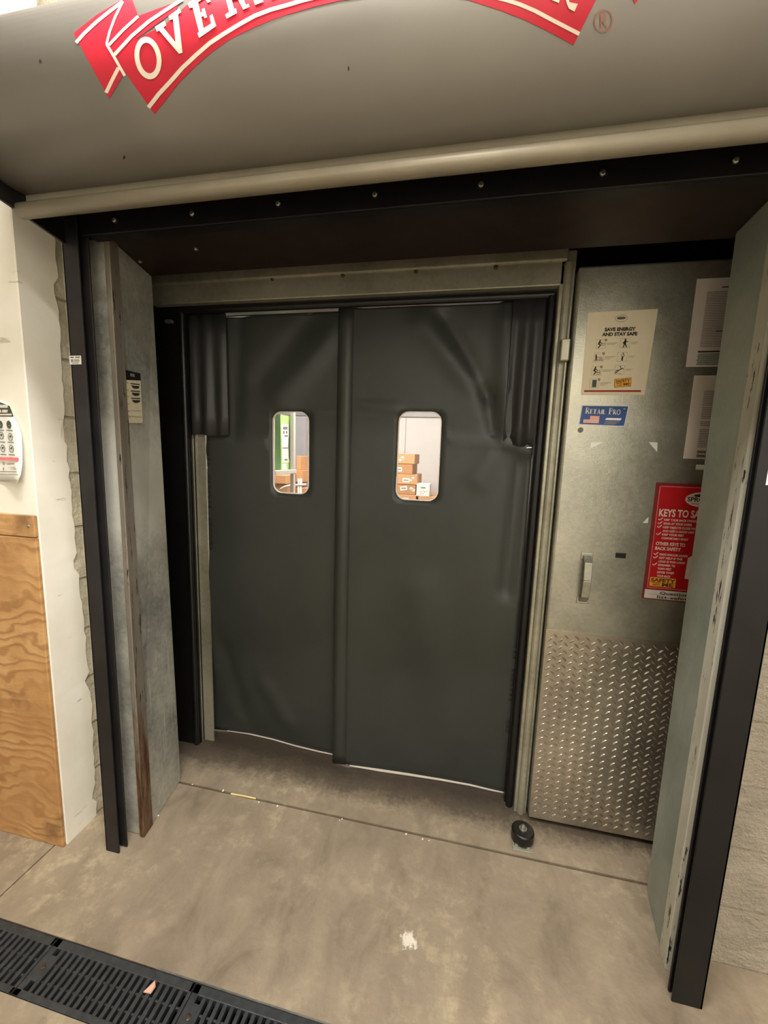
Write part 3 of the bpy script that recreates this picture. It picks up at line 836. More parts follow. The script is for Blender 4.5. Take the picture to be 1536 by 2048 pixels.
# "save energy" poster: lower left corner (1160,790)
r = poster('safety_poster', 'cream SAVE ENERGY AND STAY SAFE poster with pictograms, above the blue label', 'poster', (1160, 790), YS)
sheet(r, .216, .279, M['paper'], pts=[(0.003, 0), (.209, .0), (.219, .283), (.000, .279)])
W = .216
g = lambda x, y: ((x - 90) / 1080 * .205, (1465 - y) / 1290 * .279)      # from the enlarged view of the poster to its own plane
mb = MB(); mb.ring(.108, .256, .020, .0115, .0012, Y1); mb.disc(.108, .257, .0145, .005, Y1, 12); text(mb, 'SPROUTS', .108, .2545, .006, Y1, .026, .0002, 0, 'C')
mb.build('emblem', M['ink_soft'], r, local=True)
mb = MB(); text(mb, 'SAVE ENERGY', .108, .2155, .0152, Y1, .098, .0009, 0, 'C'); text(mb, 'AND STAY SAFE', .108, .1995, .0152, Y1, .112, .0009, 0, 'C')
mb.build('heading', M['ink'], r, local=True)
def picto(k, cx, cz):
    mb = MB(); s = .0155
    mb.mi = 1; mb.outline(cx - s, cx + s, cz - s, cz + s, .0007, Y1); mb.mi = 0
    st = lambda pts, w_: mb.stroke([(cx + a * s, cz + b * s) for a, b in pts], w_ * s, Y2)
    hd = lambda a, b, q=.16: mb.disc(cx + a * s, cz + b * s, q * s, None, Y2, 12)
    if k in (0, 2):
        hd(-.25, .75); st([(-.3, .5), (-.5, .0)], .34); st([(-.5, 0), (-.1, -.25), (-.5, -.8)], .22); st([(-.3, .4), (.2, .05)], .16)
        mb.outline(cx + .1 * s, cx + .75 * s, cz - .35 * s, cz + .15 * s, .001, Y2)
        if k == 2: mb.outline(cx + .1 * s, cx + .75 * s, cz - .8 * s, cz - .35 * s, .001, Y2)
    elif k == 1:
        hd(-.6, .55, .14); st([(-.6, .35), (-.55, -.2)], .26); st([(-.55, -.2), (-.75, -.75)], .16); st([(-.5, -.2), (-.3, -.7)], .16); st([(-.55, .2), (-.2, -.05)], .12)
        st([(0, 0), (.7, 0)], .1); st([(0, -.3), (.75, -.3)], .1); st([(-.1, -.6), (.9, -.6)], .12)
    elif k == 3:
        hd(.05, .8, .17); st([(.05, .5), (0, 0)], .42); st([(0, 0), (-.3, -.85)], .22); st([(.05, 0), (.35, -.8)], .22); st([(.05, .45), (.6, .25)], .16); st([(0, .45), (-.4, .1), (-.2, -.1)], .16)
    elif k == 4:
        mb.ring(cx + .1 * s, cz + .3 * s, .32 * s, .34 * s, .1 * s, Y2, 16); hd(.15, .75, .12); st([(.05, 0), (.05, -.75)], .34)
    elif k == 5:
        st([(-.8, -.75), (-.1, -.05), (.6, .35)], .2); st([(-.1, -.05), (-.6, -.1), (-.8, -.45)], .14); st([(.3, .2), (.15, .7)], .12); hd(.1, .75, .12); st([(.5, .3), (.85, .2)], .12); st([(-.3, -.8), (.5, -.8)], .06)
    else:
        mb.mi = 2; mb.rect(cx - .45 * s, cx + .45 * s, cz - .85 * s, cz + .75 * s, Y2); mb.mi = 0
    if k in (0, 1, 2, 6):
        mb.rect(cx + .72 * s, cx + 1.15 * s, cz + .62 * s, cz + 1.05 * s, Y2); mb.mi = 3; mb.rect(cx + .82 * s, cx + 1.05 * s, cz + .75 * s, cz + .92 * s, Y3); mb.mi = 0
    mb.mi = 1
    for q in range(3 if k in (1, 6) else 2):
        x0 = cx + 1.25 * s; mb.rect(x0, x0 + (.034 if k in (0, 1, 2, 6) else .022) * (1 - .25 * q), cz + .1 * s - q * .0042, cz + .1 * s + .0014 - q * .0042, Y1)
    mb.build('pictogram', [M['ink'], M['ink_grey'], M['green_dark'], M['paper']], r, local=True)
for k, cx, cz in ((0, .052, .173), (1, .049, .128), (2, .046, .083), (6, .043, .040), (3, .128, .174), (4, .124, .129), (5, .120, .085)): picto(k, cx, cz)
mb = MB()
ca = .08
def rot2(x, z, cx, cz): return (cx + (x - cx) * math.cos(ca) - (z - cz) * math.sin(ca), cz + (x - cx) * math.sin(ca) + (z - cz) * math.cos(ca))
bx0, bx1, bz0, bz1 = .108, .162, .027, .057
mb.mi = 1; mb.poly([rot2(x, z, .135, .042) for x, z in ((bx0, bz0), (bx1, bz0), (bx1, bz1), (bx0, bz1))], Y1)
mb.mi = 0; mb.poly([rot2(x, z, .135, .042) for x, z in ((bx0 + .0015, bz0 + .0015), (bx1 - .0015, bz0 + .0015), (bx1 - .0015, bz1 - .0015), (bx0 + .0015, bz1 - .0015))], Y2)
mb.mi = 1; n0 = len(mb.bm.verts)
text(mb, 'SAFETY', .135, .0435, .013, Y3, .046, .0005, 0, 'C'); text(mb, 'MADE WITH', .124, .0385, .0042, Y3, .018, .0002, 0, 'C'); text(mb, 'ME', .147, .0315, .013, Y3, .020, .0005, 0, 'C'); text(mb, 'STARTS', .124, .032, .005, Y3, .018, .0002, 0, 'C')
mb.bm.verts.ensure_lookup_table()
for v in list(mb.bm.verts)[n0:]:
    x, z = rot2(v.co.x, v.co.z, .135, .042); v.co.x, v.co.z = x, z
mb.build('safety_stamp', [M['stamp_yellow'], M['stamp_brown']], r, local=True)
mb = MB(); mb.rect(.012, .196, .0105, .0165, Y1); mb.build('footer_stripe', M['stripe_red'], r, local=True)

# blue label
r = poster('blue_label', 'blue RETAIL PRO label with a small flag, under the cream poster', 'label', (1157, 849), YS, rot=.02)
sheet(r, .16, .072, M['label_white'], pts=[(0, 0), (.152, -.002), (.157, .070), (.004, .068)])
mb = MB(); mb.poly([(.002, .002), (.150, .0), (.155, .068), (.006, .066)], Y1); mb.build('blue_field', M['label_blue'], r, local=True)
def serif(mb, s, x, z, h, y):
    """simple roman capitals with serifs: thick stems, thin bars"""
    T, t = .17 * h, .06 * h
    for ch, k in s:
        H = h * k; w_ = {'R': .62, 'E': .58, 'T': .62, 'A': .68, 'I': .26, 'L': .55, 'P': .56, 'O': .72, ' ': .35}[ch] * H
        bar = lambda x0, x1, z0, z1: mb.rect(x + x0, x + x1, z + z0, z + z1, y)
        sf = lambda c, zz: bar(c - .16 * H, c + .16 * H, zz, zz + t)
        if ch in 'REPIL':
            c = .16 * H; bar(c - T / 2, c + T / 2, 0, H); sf(c, 0); sf(c, H - t)
        if ch == 'E':
            bar(.1 * H, .55 * H, 0, t); bar(.1 * H, .52 * H, H - t, H); bar(.1 * H, .42 * H, .5 * H, .5 * H + t); bar(.5 * H, .55 * H, 0, .22 * H); bar(.47 * H, .52 * H, H - .2 * H, H)
        if ch == 'L': bar(.1 * H, .52 * H, 0, t); bar(.47 * H, .52 * H, 0, .24 * H)
        if ch == 'T': c = .3 * H; bar(c - T / 2, c + T / 2, 0, H); sf(c, 0); bar(.02 * H, .58 * H, H - t, H); bar(.02 * H, .07 * H, H - .22 * H, H); bar(.53 * H, .58 * H, H - .22 * H, H)
        if ch in 'RP':
            mb.stroke([(x + .16 * H, z + H * .96), (x + .38 * H, z + H * .95), (x + .5 * H, z + H * .82), (x + .5 * H, z + H * .66), (x + .38 * H, z + H * .52), (x + .16 * H, z + H * .5)], .085 * H, y)
            if ch == 'R': mb.stroke([(x + .33 * H, z + H * .5), (x + .58 * H, z + .04 * H)], .15 * H, y); bar(.48 * H, .7 * H, 0, t)
        if ch == 'A':
            mb.stroke([(x + .08 * H, z), (x + .33 * H, z + H * .96)], .06 * H, y); mb.stroke([(x + .33 * H, z + H * .96), (x + .58 * H, z)], .16 * H, y); bar(.18 * H, .48 * H, .3 * H, .3 * H + t); bar(0, .2 * H, 0, t); bar(.46 * H, .72 * H, 0, t)
        if ch == 'O': mb.ring(x + .36 * H, z + H / 2, .35 * H, .51 * H, .11 * H, y, 24)
        x += w_ * 1.12
mb = MB(); serif(mb, [('R', 1), ('E', .78), ('T', .78), ('A', .78), ('I', .78), ('L', .78), (' ', 1), ('P', 1), ('R', .78), ('O', .78)], .0165, .0385, .0225, Y2)
mb.rect(.1405, .147, .058, .0595, Y2); mb.build('lettering', M['label_white'], r, local=True)
mb = MB(); mb.rect(.014, .066, .006, .032, Y2)
mb.mi = 1
for k in range(7): mb.rect(.014, .066, .006 + k * .004 , .006 + k * .004 + .0021, Y3)
mb.mi = 2; mb.rect(.014, .035, .0185, .0328, -.0034); mb.build('flag', [M['label_white'], M['flag_red'], M['label_blue']], r, local=True)
mb = MB(); mb.poly([(.085, .019), (.136, .019), (.139, .0265), (.090, .0262)], Y2); mb.build('maker_logo', M['label_white'], r, local=True)
mb = MB()
for k in range(4): mb.rect(.086 - k * .001, .133 - k * .004 * (k > 1), .014 - k * .0032, .0156 - k * .0032, Y2)
mb.build('small_print', M['ink_grey'], r, local=True)

# typed notices behind the right post
def notice(label, px, h_, w_, rows, extra=None, rot=0.0):
    r = poster('paper_notice', label, 'notice', px, YS, 'typed notices on the sliding door', rot=rot)
    sheet(r, w_, h_, M['paper_white'])
    mb = MB()
    for z0, z1, x0, pitch_ in rows:
        z = z1
        while z > z0:
            mb.rect(x0, x0 + (w_ - x0 - .02) * random.uniform(.86, 1), z, z + pitch_ * .42, Y1); z -= pitch_
        mb.build('print', M['ink_soft'], r, local=True); mb = MB()
    if extra: extra(r)
    return r
def ex1(r):
    mb = MB(); mb.rect(.03, .19, .046, .051, Y1); mb.build('rule', M['ink'], r, local=True); mb = MB(); mb.rect(.075, .10, .248, .2515, Y1); mb.build('rule', M['ink'], r, local=True); mb = MB(); mb.rect(.075, .1, .112, .1145, Y1)
    mb.build('rule', M['ink'], r, local=True)
    mb = MB()
    for k in range(6): mb.rect(.03 + .002 * (k % 2), .18, .006 + k * .0064, .0105 + k * .0064, Y1)
    mb.build('green_print', M['ink_green'], r, local=True)
notice('white typed notice with a green block of print, upper of two by the right post', (1371, 734), .279, .216, [(.06, .235, .034, .0052)], ex1)
def ex2(r):
    mb = MB()
    for k in range(5):
        for z in (.024, .0105): mb.ring(.044 + k * .0105, z, .0052, .0052, .0022, Y1, 12)
    for z in (.024, .0105): mb.rect(.042, .09, z - .001, z + .001, Y1)
    mb.build('handwriting', M['ink'], r, local=True)
notice('white typed notice ending in two bold black lines, lower of two by the right post', (1366, 917), .279, .216, [(.178, .226, .036, .0058), (.132, .172, .037, .0058), (.109, .124, .037, .006), (.04, .098, .038, .0058)], ex2)
p = at(1391, 939, Y=YS)
r = poster('tape_piece', 'small white strip of tape just below the lower typed notice', 'tape', (1391, 939), YS); sheet(r, .08, .017, M['label_white'])

# red "keys to safety" poster
r = poster('red_poster', 'red framed KEYS TO SAFETY poster, half hidden by the right post', 'poster', (1283, 1196), YS)
HP, WP = .428, .285
sheet(r, WP, HP, M['frame_red'], .004, 'frame')
Ya, Yb_, Yc = -.0046, -.0052, -.0058
mb = MB(); mb.rect(.012, WP - .012, .044, HP - .012, Ya); mb.build('red_field', M['sign_red'], r, local=True)
mb = MB(); mb.outline(.011, WP - .011, .043, HP - .011, .0026, Yb_); mb.build('border_line', M['pink_line'], r, local=True)
mb = MB(); mb.disc(WP / 2 + .006, .374, .052, .026, Yb_, 36); mb.mi = 1; text(mb, 'SPROUTS', WP / 2 + .006, .367, .022, Yc, .092, .0005, 0, 'C'); mb.disc(WP / 2, .388, .022, .005, Yc, 14); mb.rect(.115, .175, .358, .3595, Yc)
mb.build('emblem', [M['sign_white'], M['ink']], r, local=True)
mb = MB(); text(mb, 'KEYS TO SAFETY', .0195, .3095, .036, Yb_, .182, .0011); mb.build('heading', M['sign_white'], r, local=True)
rows = [(1, 'KEEP YOUR BACK STRAIGHT', .2935), (1, 'BEND AT YOUR KNEES', .280), (1, 'KEEP OBJECTS CLOSE TO BODY', .2665), (0, 'AND KEEP A GOOD GRIP', .253), (1, 'KEEP YOUR FEET', .240), (0, 'COMFORTABLY APART', .2265)]
rows2 = [(1, 'MAKE SMALLER LOADS', .167), (1, 'GET HELP IF THE', .154), (0, 'LOAD IS TOO LARGE', .141), (1, 'REMEMBER TO', .1275), (0, 'TURN FEET', .114), (0, 'NEVER TWIST', .1005), (0, 'YOUR BACK', .087)]
mb = MB()
for ck, s_, z in rows + rows2:
    text(mb, s_, .038, z, .0105, Yb_, .0050 * len(s_), .0003)
    if ck: mb.stroke([(.020, z + .005), (.0245, z + .001), (.033, z + .010)], .0032, Yb_)
text(mb, 'OTHER KEYS TO', .022, .204, .0165, Yb_, .094, .0005); text(mb, 'BACK SAFETY', .022, .1865, .0165, Yb_, .082, .0005)
mb.build('lettering', M['sign_white'], r, local=True)
mb = MB(); mb.poly([(.128, .088), (.168, .084), (.178, .088), (.245, .09), (.245, .172), (.140, .172), (.130, .164)], Yb_); mb.mi = 1; mb.stroke([(.16, .169), (.17, .158), (.24, .156)], .001, Yc); mb.stroke([(.15, .086), (.155, .097), (.18, .1)], .0012, Yc)
mb.build('box_drawing', [M['sign_white'], M['ink_grey']], r, local=True)
mb = MB(); mb.rect(.018, .102, .0505, .084, Yb_); mb.mi = 1; text(mb, 'SAFETY', .0205, .0685, .0175, Yc, .080, .0008); text(mb, 'STARTS', .026, .062, .006, Yc, .028, .0003); text(mb, 'WITH', .028, .0545, .006, Yc, .024, .0003); text(mb, 'ME', .058, .053, .0185, Yc, .038, .0008)
mb.build('safety_stamp', [M['stamp_yellow'], M['stamp_brown']], r, local=True)
mb = MB(); mb.rect(.006, WP - .006, .004, .037, Ya); mb.mi = 1; text(mb, 'Questions? Contact', .056, .022, .0145, Yb_, .2, .0003); text(mb, 'list-safety@team', .048, .007, .0145, Yb_, .2, .0003); mb.rect(.02, WP - .01, .0203, .0208, Yb_)
mb.build('footer', [M['paper_white'], M['ink']], r, local=True)

# torn tape corners left on the sliding door
for pts, lb in ((((1181, 897), (1207, 884), (1181, 885)), 'white torn tape corner below the blue label'), (((1314, 904), (1297, 884), (1315, 885)), 'white torn tape corner beside the lower typed notice'), (((1285, 1046), (1296, 1046), (1297, 1034)), 'small white torn tape corner at the red poster edge')):
    P = [at(x, y, Y=YS) for x, y in pts]
    c = sum(P, Vector()) / 3
    mb = MB(); mb.hexa([(p.x - c.x, .0, p.z - c.z) for p in P], [(p.x - c.x, -.001, p.z - c.z) for p in P])
    o = mb.build('tape_scrap', M['label_white']); o.location = (c.x, YS, c.z); tag(o, lb, 'tape', 'torn tape corners')

# labels on the shutter guides
r = poster('sticker', 'small white barcode sticker on the left shutter guide', 'sticker', (140, 729), YG, 'stickers on the shutter guides')
sheet(r, .044, .026, M['label_white'], .0008)
mb = MB(); mb.rect(.004, .018, .0195, .0225, -.001); mb.rect(.023, .040, .0195, .0225, -.001)
for k in range(14): mb.rect(.006 + k * .0023, .006 + k * .0023 + random.choice((.0009, .0015)), .007, .0155, -.001)
mb.rect(.01, .034, .003, .0048, -.001); mb.build('print', M['ink'], r, local=True)
r = poster('sticker', 'white sticker on the right shutter guide', 'sticker', (1531, 970), YG, 'stickers on the shutter guides')
sheet(r, .03, .052, M['label_white'], .0008)
mb = MB(); mb.rect(.004, .026, .006, .010, -.001); mb.rect(.004, .026, .0, .003, -.001); mb.build('print', M['ink'], r, local=True)

# notice on the left jamb cladding (its face turns towards the doorway)
def jamb_x(y, z):      # face of the left cladding
    t = (y - YP) / (1.434 - YP); q = z / 2.24
    return (-1.147 - .003 * q) * (1 - t) + (-1.198 - .035 * q) * t
def on_jamb(px, py):
    X = -1.17
    for _ in range(8):
        p = at(px, py, X=X); X = jamb_x(p.y, p.z) + .0015
    return p
q = [on_jamb(*p) for p in ((253, 846), (285, 846), (280, 747), (247, 739))]
r = thing('wall_card', 'narrow white card with black heading and three dark printed marks, stuck on left jamb', 'card', tuple(q[0]))
mb = MB(); off = Vector((.0012, 0, 0)); mb.hexa(q, [p + off for p in q]); mb.build('sheet', M['paper'], r)
def uv(u, v, l=.0018):
    a = q[0].lerp(q[1], u); b = q[3].lerp(q[2], u); return a.lerp(b, v) + Vector((l, 0, 0))
mb = MB(); mb.face([uv(0, .81), uv(1, .86), uv(1, 1), uv(0, 1)]); mb.build('heading', M['rubber'], r)
mb = MB(); mb.face([uv(.35, .9), uv(.62, .9), uv(.62, .96), uv(.35, .96)]); mb.build('heading_lettering', M['ink_soft'], r)
for v in (.70, .56, .42):
    mb = MB(); mb.face([uv(.34, v + .05), uv(.9, v + .065), uv(.9, v + .085), uv(.34, v + .07)])
    mb.face([uv(.38, v + .03), uv(.45, v - .01), uv(.55, v - .025), uv(.72, v - .02), uv(.85, v), uv(.9, v + .04)]); mb.build('printed_mark', M['ink'], r)
mb = MB()
for v in (.76, .62, .50, .36, .22, .10): mb.face([uv(.05, v), uv(.22, v), uv(.22, v + .012), uv(.05, v + .012)]); mb.build('rule', M['ink_grey'], r); mb = MB()
mb.face([uv(.3, .24), uv(.9, .24), uv(.9, .247), uv(.3, .247)]); mb.build('rule', M['ink_grey'], r); mb = MB(); mb.face([uv(.05, .13), uv(.95, .115), uv(.95, .125), uv(.05, .14)]); mb.build('rule', M['ink_grey'], r)

# ------------------------------------------------------------------ left wall: plywood and peeling poster
a, b, c = at(78, 1031, Y=YW), at(82, 1075, Y=YW), at(135, 1690, Y=YW)
for nm, z0, z1, mt, lb in (('plywood_board', .0, b.z - .002, 'plywood', 'tall grained plywood board fixed to the white wall at floor level'), ('plywood_board', b.z + .001, a.z, 'plywood_plain', 'plain plywood strip screwed on above the grained board')):
    t = thing(nm, lb, 'board', (-1.8, YW, z0), 'plywood boards on the white wall')
    mb = MB(); mb.box(-2.6, -1.403, YW - .013, YW - .001, z0, z1); mb.build('panel', M[mt], t, bevel=.003)
    if z0 > .5:
        p = at(57, 1052, Y=YW - .012); mb = MB(); mb.bolt((p.x, YW - .011, p.z), (0, -1, 0), .006, .004); mb.build('screw', M['zinc'], t)
    else:
        for px, py in ((8, 1268), (12, 1290), (17, 1308), (10, 1318), (16, 1334)):
            q0 = at(px, py, Y=YW - .0125); mb = MB()
            mb.ring(q0.x, q0.z, .006, .009, .0035, YW - .0126, 9); mb.rect(q0.x - .010, q0.x + .012, q0.z - .001, q0.z + .002, YW - .0126)
            mb.build('stamp_smudge', M['ink'], t)
# peeling paper poster
def pw(px, py, lift): p = at(px, py, Y=YW); return Vector((p.x, YW - lift, p.z))
t = thing('hygiene_poster', 'curling white poster with green heading and round icons, on the white wall', 'poster', tuple(pw(0, 890, 0)))
edge = [(0, 800), (20, 811), (29, 835), (38, 853), (43, 872), (45, 905), (45, 925), (42, 948), (35, 966)]
rows_ = []
for k, (ex, ey) in enumerate(edge):
    lf = .004 + .022 * (k / 8) ** 2
    pR = at(ex, ey, Y=YW - .0015 - lf); row = []
    for j in range(9):
        u = j / 8; x = -1.76 + (pR.x + 1.76) * u
        row.append(Vector((x, YW - .0015 - lf * max(0, (u - .55) / .45) ** 2, pR.z if u > .6 else pR.z)))
    rows_.append(row)
def prow(u, v):     # u 0..1 across, v 0..1 from top
    k = min(int(v * 8), 7); f = v * 8 - k; j = min(int(u * 8), 7); g_ = u * 8 - j
    A = rows_[k][j].lerp(rows_[k][j + 1], g_); B = rows_[k + 1][j].lerp(rows_[k + 1][j + 1], g_)
    return A.lerp(B, f)
mb = MB()
vv = [[mb.bm.verts.new(p) for p in row] for row in rows_]
for r0, r1 in zip(vv, vv[1:]):
    for j in range(8): mb.bm.faces.new((r0[j], r1[j], r1[j + 1], r0[j + 1]))
o = mb.build('sheet', M['label_white'], t, smooth=True); so = o.modifiers.new('solid', 'SOLIDIFY'); so.thickness = .0008; so.offset = 0
def near(px, py):   # the poster's own coordinates from the enlarged view
    best = None
    for i in range(101):
        for j in range(101):
            p = prow(i / 100, j / 100); d = p - EYE
            k = 1 / d.dot(FW); sx_, sy_ = 768 + FPX * d.dot(RX) * k, 1024 - FPX * d.dot(UP) * k
            e = (sx_ - px) ** 2 + (sy_ - py) ** 2
            if best is None or e < best[0]: best = (e, p)
    return best[1] + Vector((0, -.0012, 0))
e5 = lambda x, y: near(x / 7.318, 780 + y / 7.318)
def flat(mb, pts, lift=0.0): mb.face([p + Vector((0, -lift, 0)) for p in pts])
mb = MB(); flat(mb, [e5(-160, 400), e5(0, 385), e5(212, 390), e5(190, 320), e5(150, 240), e5(10, 180), e5(-160, 180)]); mb.build('heading', M['green_dark'], t)
mb = MB()
for x0, x1, y0, y1 in ((-150, 125, 215, 262), (-150, 25, 285, 325), (40, 120, 285, 328), (-150, 180, 352, 378)): flat(mb, [e5(x0, y1), e5(x1, y1), e5(x1, y0), e5(x0, y0)], .0008)
mb.build('heading_lettering', M['paper_white'], t)
for (x, y, f_) in ((12, 500, 1), (145, 502, 1), (35, 675, 0), (165, 680, 0), (52, 850, 0), (178, 857, 0), (-95, 498, 1), (-95, 672, 0), (-75, 848, 0)):
    c0 = e5(x, y); rx, rz = .0095, .0125
    mb = MB(); mb.ring(c0.x, c0.z, rx, rz, .0022 if not f_ else .006, c0.y - .0016, 20)
    mb.poly([(c0.x - rx * .5, c0.z), (c0.x, c0.z + rz * .5), (c0.x + rx * .6, c0.z + rz * .3), (c0.x + rx * .1, c0.z - rz * .2)], c0.y - .0018)
    q0 = e5(x, y + 92); mb.rect(c0.x - .013, c0.x + .013, q0.z - .0012, q0.z + .0012, q0.y - .0014)
    mb.build('icon', M['green_dark'], t)
mb = MB(); flat(mb, [e5(-150, 1030), e5(280, 1040), e5(280, 990), e5(-150, 978)], .0008); mb.build('red_strip', M['pink_line'], t)
mb = MB(); c0 = e5(65, 1075); mb.ring(c0.x, c0.z, .004, .0055, .0016, c0.y - .0014, 14); c0 = e5(65, 1145); mb.disc(c0.x, c0.z, .003, .0045, c0.y - .0014, 12)
for y, x0, x1 in ((1078, 110, 215), (1130, 110, 230), (1155, 110, 250), (1195, -20, 250), (1235, -100, 270), (1275, 180, 265), (1325, -100, 255)): flat(mb, [e5(x0, y + 4), e5(x1, y + 4), e5(x1, y - 4), e5(x0, y - 4)], .0008)
mb.build('small_print', M['ink_grey'], t)

# ------------------------------------------------------------------ trench drain grates
GY0, GY1, GL = .690, .824, .478
xj = -.665     # joint between two grates
def grate(name_label, x0):
    t = thing('drain_grate', name_label, 'grate', (x0 + GL / 2, (GY0 + GY1) / 2, 0), 'trench drain grates')
    mb = MB(); x1 = x0 + GL - .002; h0, h1 = -.022, -.001
    mb.box(x0, x1, GY0, GY0 + .016, h0, h1); mb.box(x0, x1, GY1 - .022, GY1, h0, h1)
    mb.box(x0, x0 + .020, GY0, GY1, h0, h1); mb.box(x1 - .010, x1, GY0, GY1, h0, h1)
    mb.build('rim', M['grate_black'], t, bevel=.002)
    mb = MB(); n = 21; pt = (GL - .030) / n
    for k in range(1, n):
        xx = x0 + .020 + k * pt
        mb.box(xx - .0058, xx + .0058, GY0 + .010, GY1 - .014, h0, h1 - .0005)
    for yy in (GY0 + .045, GY1 - .052): mb.box(x0 + .02, x1 - .01, yy - .003, yy + .003, h0, h1 - .009)
    mb.box(x0 + .018, x0 + .02 + pt, (GY0 + GY1) / 2 - .03, (GY0 + GY1) / 2 + .03, h0, h1 - .001)
    mb.build('grating', M['grate_black'], t, bevel=.002)
    mb = MB(); mb.bolt((x0 + .024, (GY0 + GY1) / 2, h1), (0, 0, 1), .007, .002); mb.build('bolt', M['dark_bolt'], t)
    return t
grate('black slotted drain grate holding the pink scrap', xj - GL)
grate('black slotted drain grate at the far left of the trench', xj - 2 * GL)
grate('black slotted drain grate at the right end of the visible trench', xj)
grate('black slotted drain grate in front of the seam between the swing doors', xj + GL)
grate('black slotted drain grate in front of the right door leaf', xj + 2 * GL)
grate('black slotted drain grate in front of the right shutter guide', xj + 3 * GL)
mb = MB(); mb.box(-.80, 3, .8245, .828, -.02, .001); struct(mb.build('trim_3', M['alu']))

# bits on the floor
p = at(301, 1977, Z=0)
mb = MB(); mb.hexa([(p.x - .012, p.y - .012, .001), (p.x + .010, p.y - .010, .001), (p.x + .012, p.y + .006, .001), (p.x + .002, p.y + .016, .001)], [(p.x - .011, p.y - .010, .004), (p.x + .009, p.y - .009, .005), (p.x + .010, p.y + .006, .008), (p.x + .002, p.y + .015, .006)])
tag(mb.build('paper_scrap', M['scrap_pink']), 'pinkish torn scrap lying on the drain grate', 'scrap')
a, b = at(461, 1590, Z=0), at(511, 1600, Z=0)
mb = MB(); mb.tube([(a.x, a.y + .004, .003), ((a.x + b.x) / 2, (a.y + b.y) / 2 + .004, .004), (b.x, b.y + .004, .003)], .0032, 8)
tag(mb.build('wood_sliver', M['straw']), 'pale yellow sliver lying along the floor groove', 'sliver')
mb = MB()
for px, py in ((446, 1582), (385, 1569), (518, 1604), (555, 1612), (679, 1641), (684, 1638), (845, 1678), (858, 1681), (812, 1668), (317, 1631), (447, 1580)):
    p = at(px, py, Z=0); s_ = random.uniform(.002, .004)
    mb.hexa([(p.x - s_, p.y - s_, 0), (p.x + s_, p.y - s_ * .6, 0), (p.x + s_ * .5, p.y + s_, 0)], [(p.x - s_ * .5, p.y - s_ * .5, s_), (p.x + s_ * .6, p.y, s_ * 1.3), (p.x, p.y + s_ * .5, s_)])
o = mb.build('crumbs', M['label_white']); o['kind'] = 'stuff'; o['label'] = 'pale crumbs scattered along the floor groove'; o['category'] = 'crumbs'

# ------------------------------------------------------------------ things in the cold room
def boxthing(name, label, cat, x0, x1, y0, y1, z0, z1, mat, group=None, tape=None, labels=()):
    t = thing(name, label, cat, ((x0 + x1) / 2, (y0 + y1) / 2, z0), group)
    mb = MB(); mb.box(x0, x1, y0, y1, z0, z1); mb.build('body', M[mat], t, bevel=.004)
    if tape:
        mb = MB(); mb.box((x0 + x1) / 2 - .025, (x0 + x1) / 2 + .025, y0 - .001, y1, z1 - .001, z1 + .001); mb.build('tape', M[tape], t)
    for (u, v, w_, h_, a) in labels:
        cx, cz = x0 + (x1 - x0) * u, z0 + (z1 - z0) * v
        mb = MB(); ca_, sa_ = math.cos(a), math.sin(a)
        q = [(cx + p * ca_ - s_ * sa_, cz + p * sa_ + s_ * ca_) for p, s_ in ((-w_ / 2, -h_ / 2), (w_ / 2, -h_ / 2), (w_ / 2, h_ / 2), (-w_ / 2, h_ / 2))]
        mb.hexa([(x, y0, z) for x, z in q], [(x, y0 - .001, z) for x, z in q])
        mb.mi = 1; mb.poly([(cx + (x - cx) * .7, cz + (z - cz) * .25) for x, z in q], y0 - .0016)
        mb.build('label', [M['label_white'], M['ink_grey']], t)
    return t
# brown stack seen through the right window
YK = 4.1
e7 = lambda x, y, Y=YK: at(770 + x / 9.75, 800 + y / 9.75, Y=Y)
xr = e7(575, 1300).x
tops = [1045, 1255, 1455, 1655, 1845]
zt = [e7(400, y).z for y in tops]; hbox = (zt[0] - zt[4]) / 4
L = xr - .46
labs = [[(.70, .5, .060, .026, .7)], [(.69, .45, .066, .046, 0)], [(.745, .42, .072, .044, 0), (.88, .56, .054, .024, .7)], [(.73, .62, .074, .044, .15), (.925, .55, .056, .028, -.5)], [(.77, .5, .06, .04, 0)]]
names = ['topmost brown carton of the stack seen through the right window', 'second brown carton from the top, one white label', 'third brown carton from the top, two white labels overlapping', 'fourth brown carton from the top, two white labels apart', 'brown carton in the stack just at the window bottom edge']
zc = zt[0]
for k in range(5):
    dx = (0, -.02, .035, .02, .03)[k]
    boxthing('brown_carton', names[k], 'carton', L + dx, xr + dx, YK + .004 * (k % 2), YK + .4, zc - hbox * (k + 1) + .001, zc - hbox * k - .001, 'carton' if k % 2 == 0 else 'carton_dark', 'brown cartons in the stack', None, labs[k])
boxthing('storage_crate', 'large brown carton under the labelled stack', 'carton', L - .02, xr + .05, YK, YK + .45, .0, zc - hbox * 5 - .001, 'carton_dark')
# white box, on another carton
a, b = e7(612, 1870, YK), e7(880, 1640, YK)
wb = boxthing('white_box', 'white printed box beside the brown stack, seen through the right window', 'box', a.x, b.x, YK - .02, YK + .16, a.z, b.z, 'box_white', None, None, ())
wx, wz = b.x - a.x, b.z - a.z
mb = MB(); mb.rect(a.x + wx * .33, a.x + wx * .68, a.z + wz * .66, a.z + wz * .74, YK - .0215); mb.build('print', M['ink_soft'], wb)
for u, v in ((.3, .40), (.42, .36), (.55, .45), (.62, .37), (.78, .43), (.35, .2), (.5, .22)):
    mb = MB(); mb.disc(a.x + wx * u, a.z + wz * v, wx * .035, None, YK - .0215, 8); mb.build('print_dot', M['ink_grey'], wb)
boxthing('base_carton', 'brown carton carrying the white box', 'carton', max(a.x, xr + .055), b.x + .12, YK - .02, YK + .4, 0, a.z - .001, 'carton')
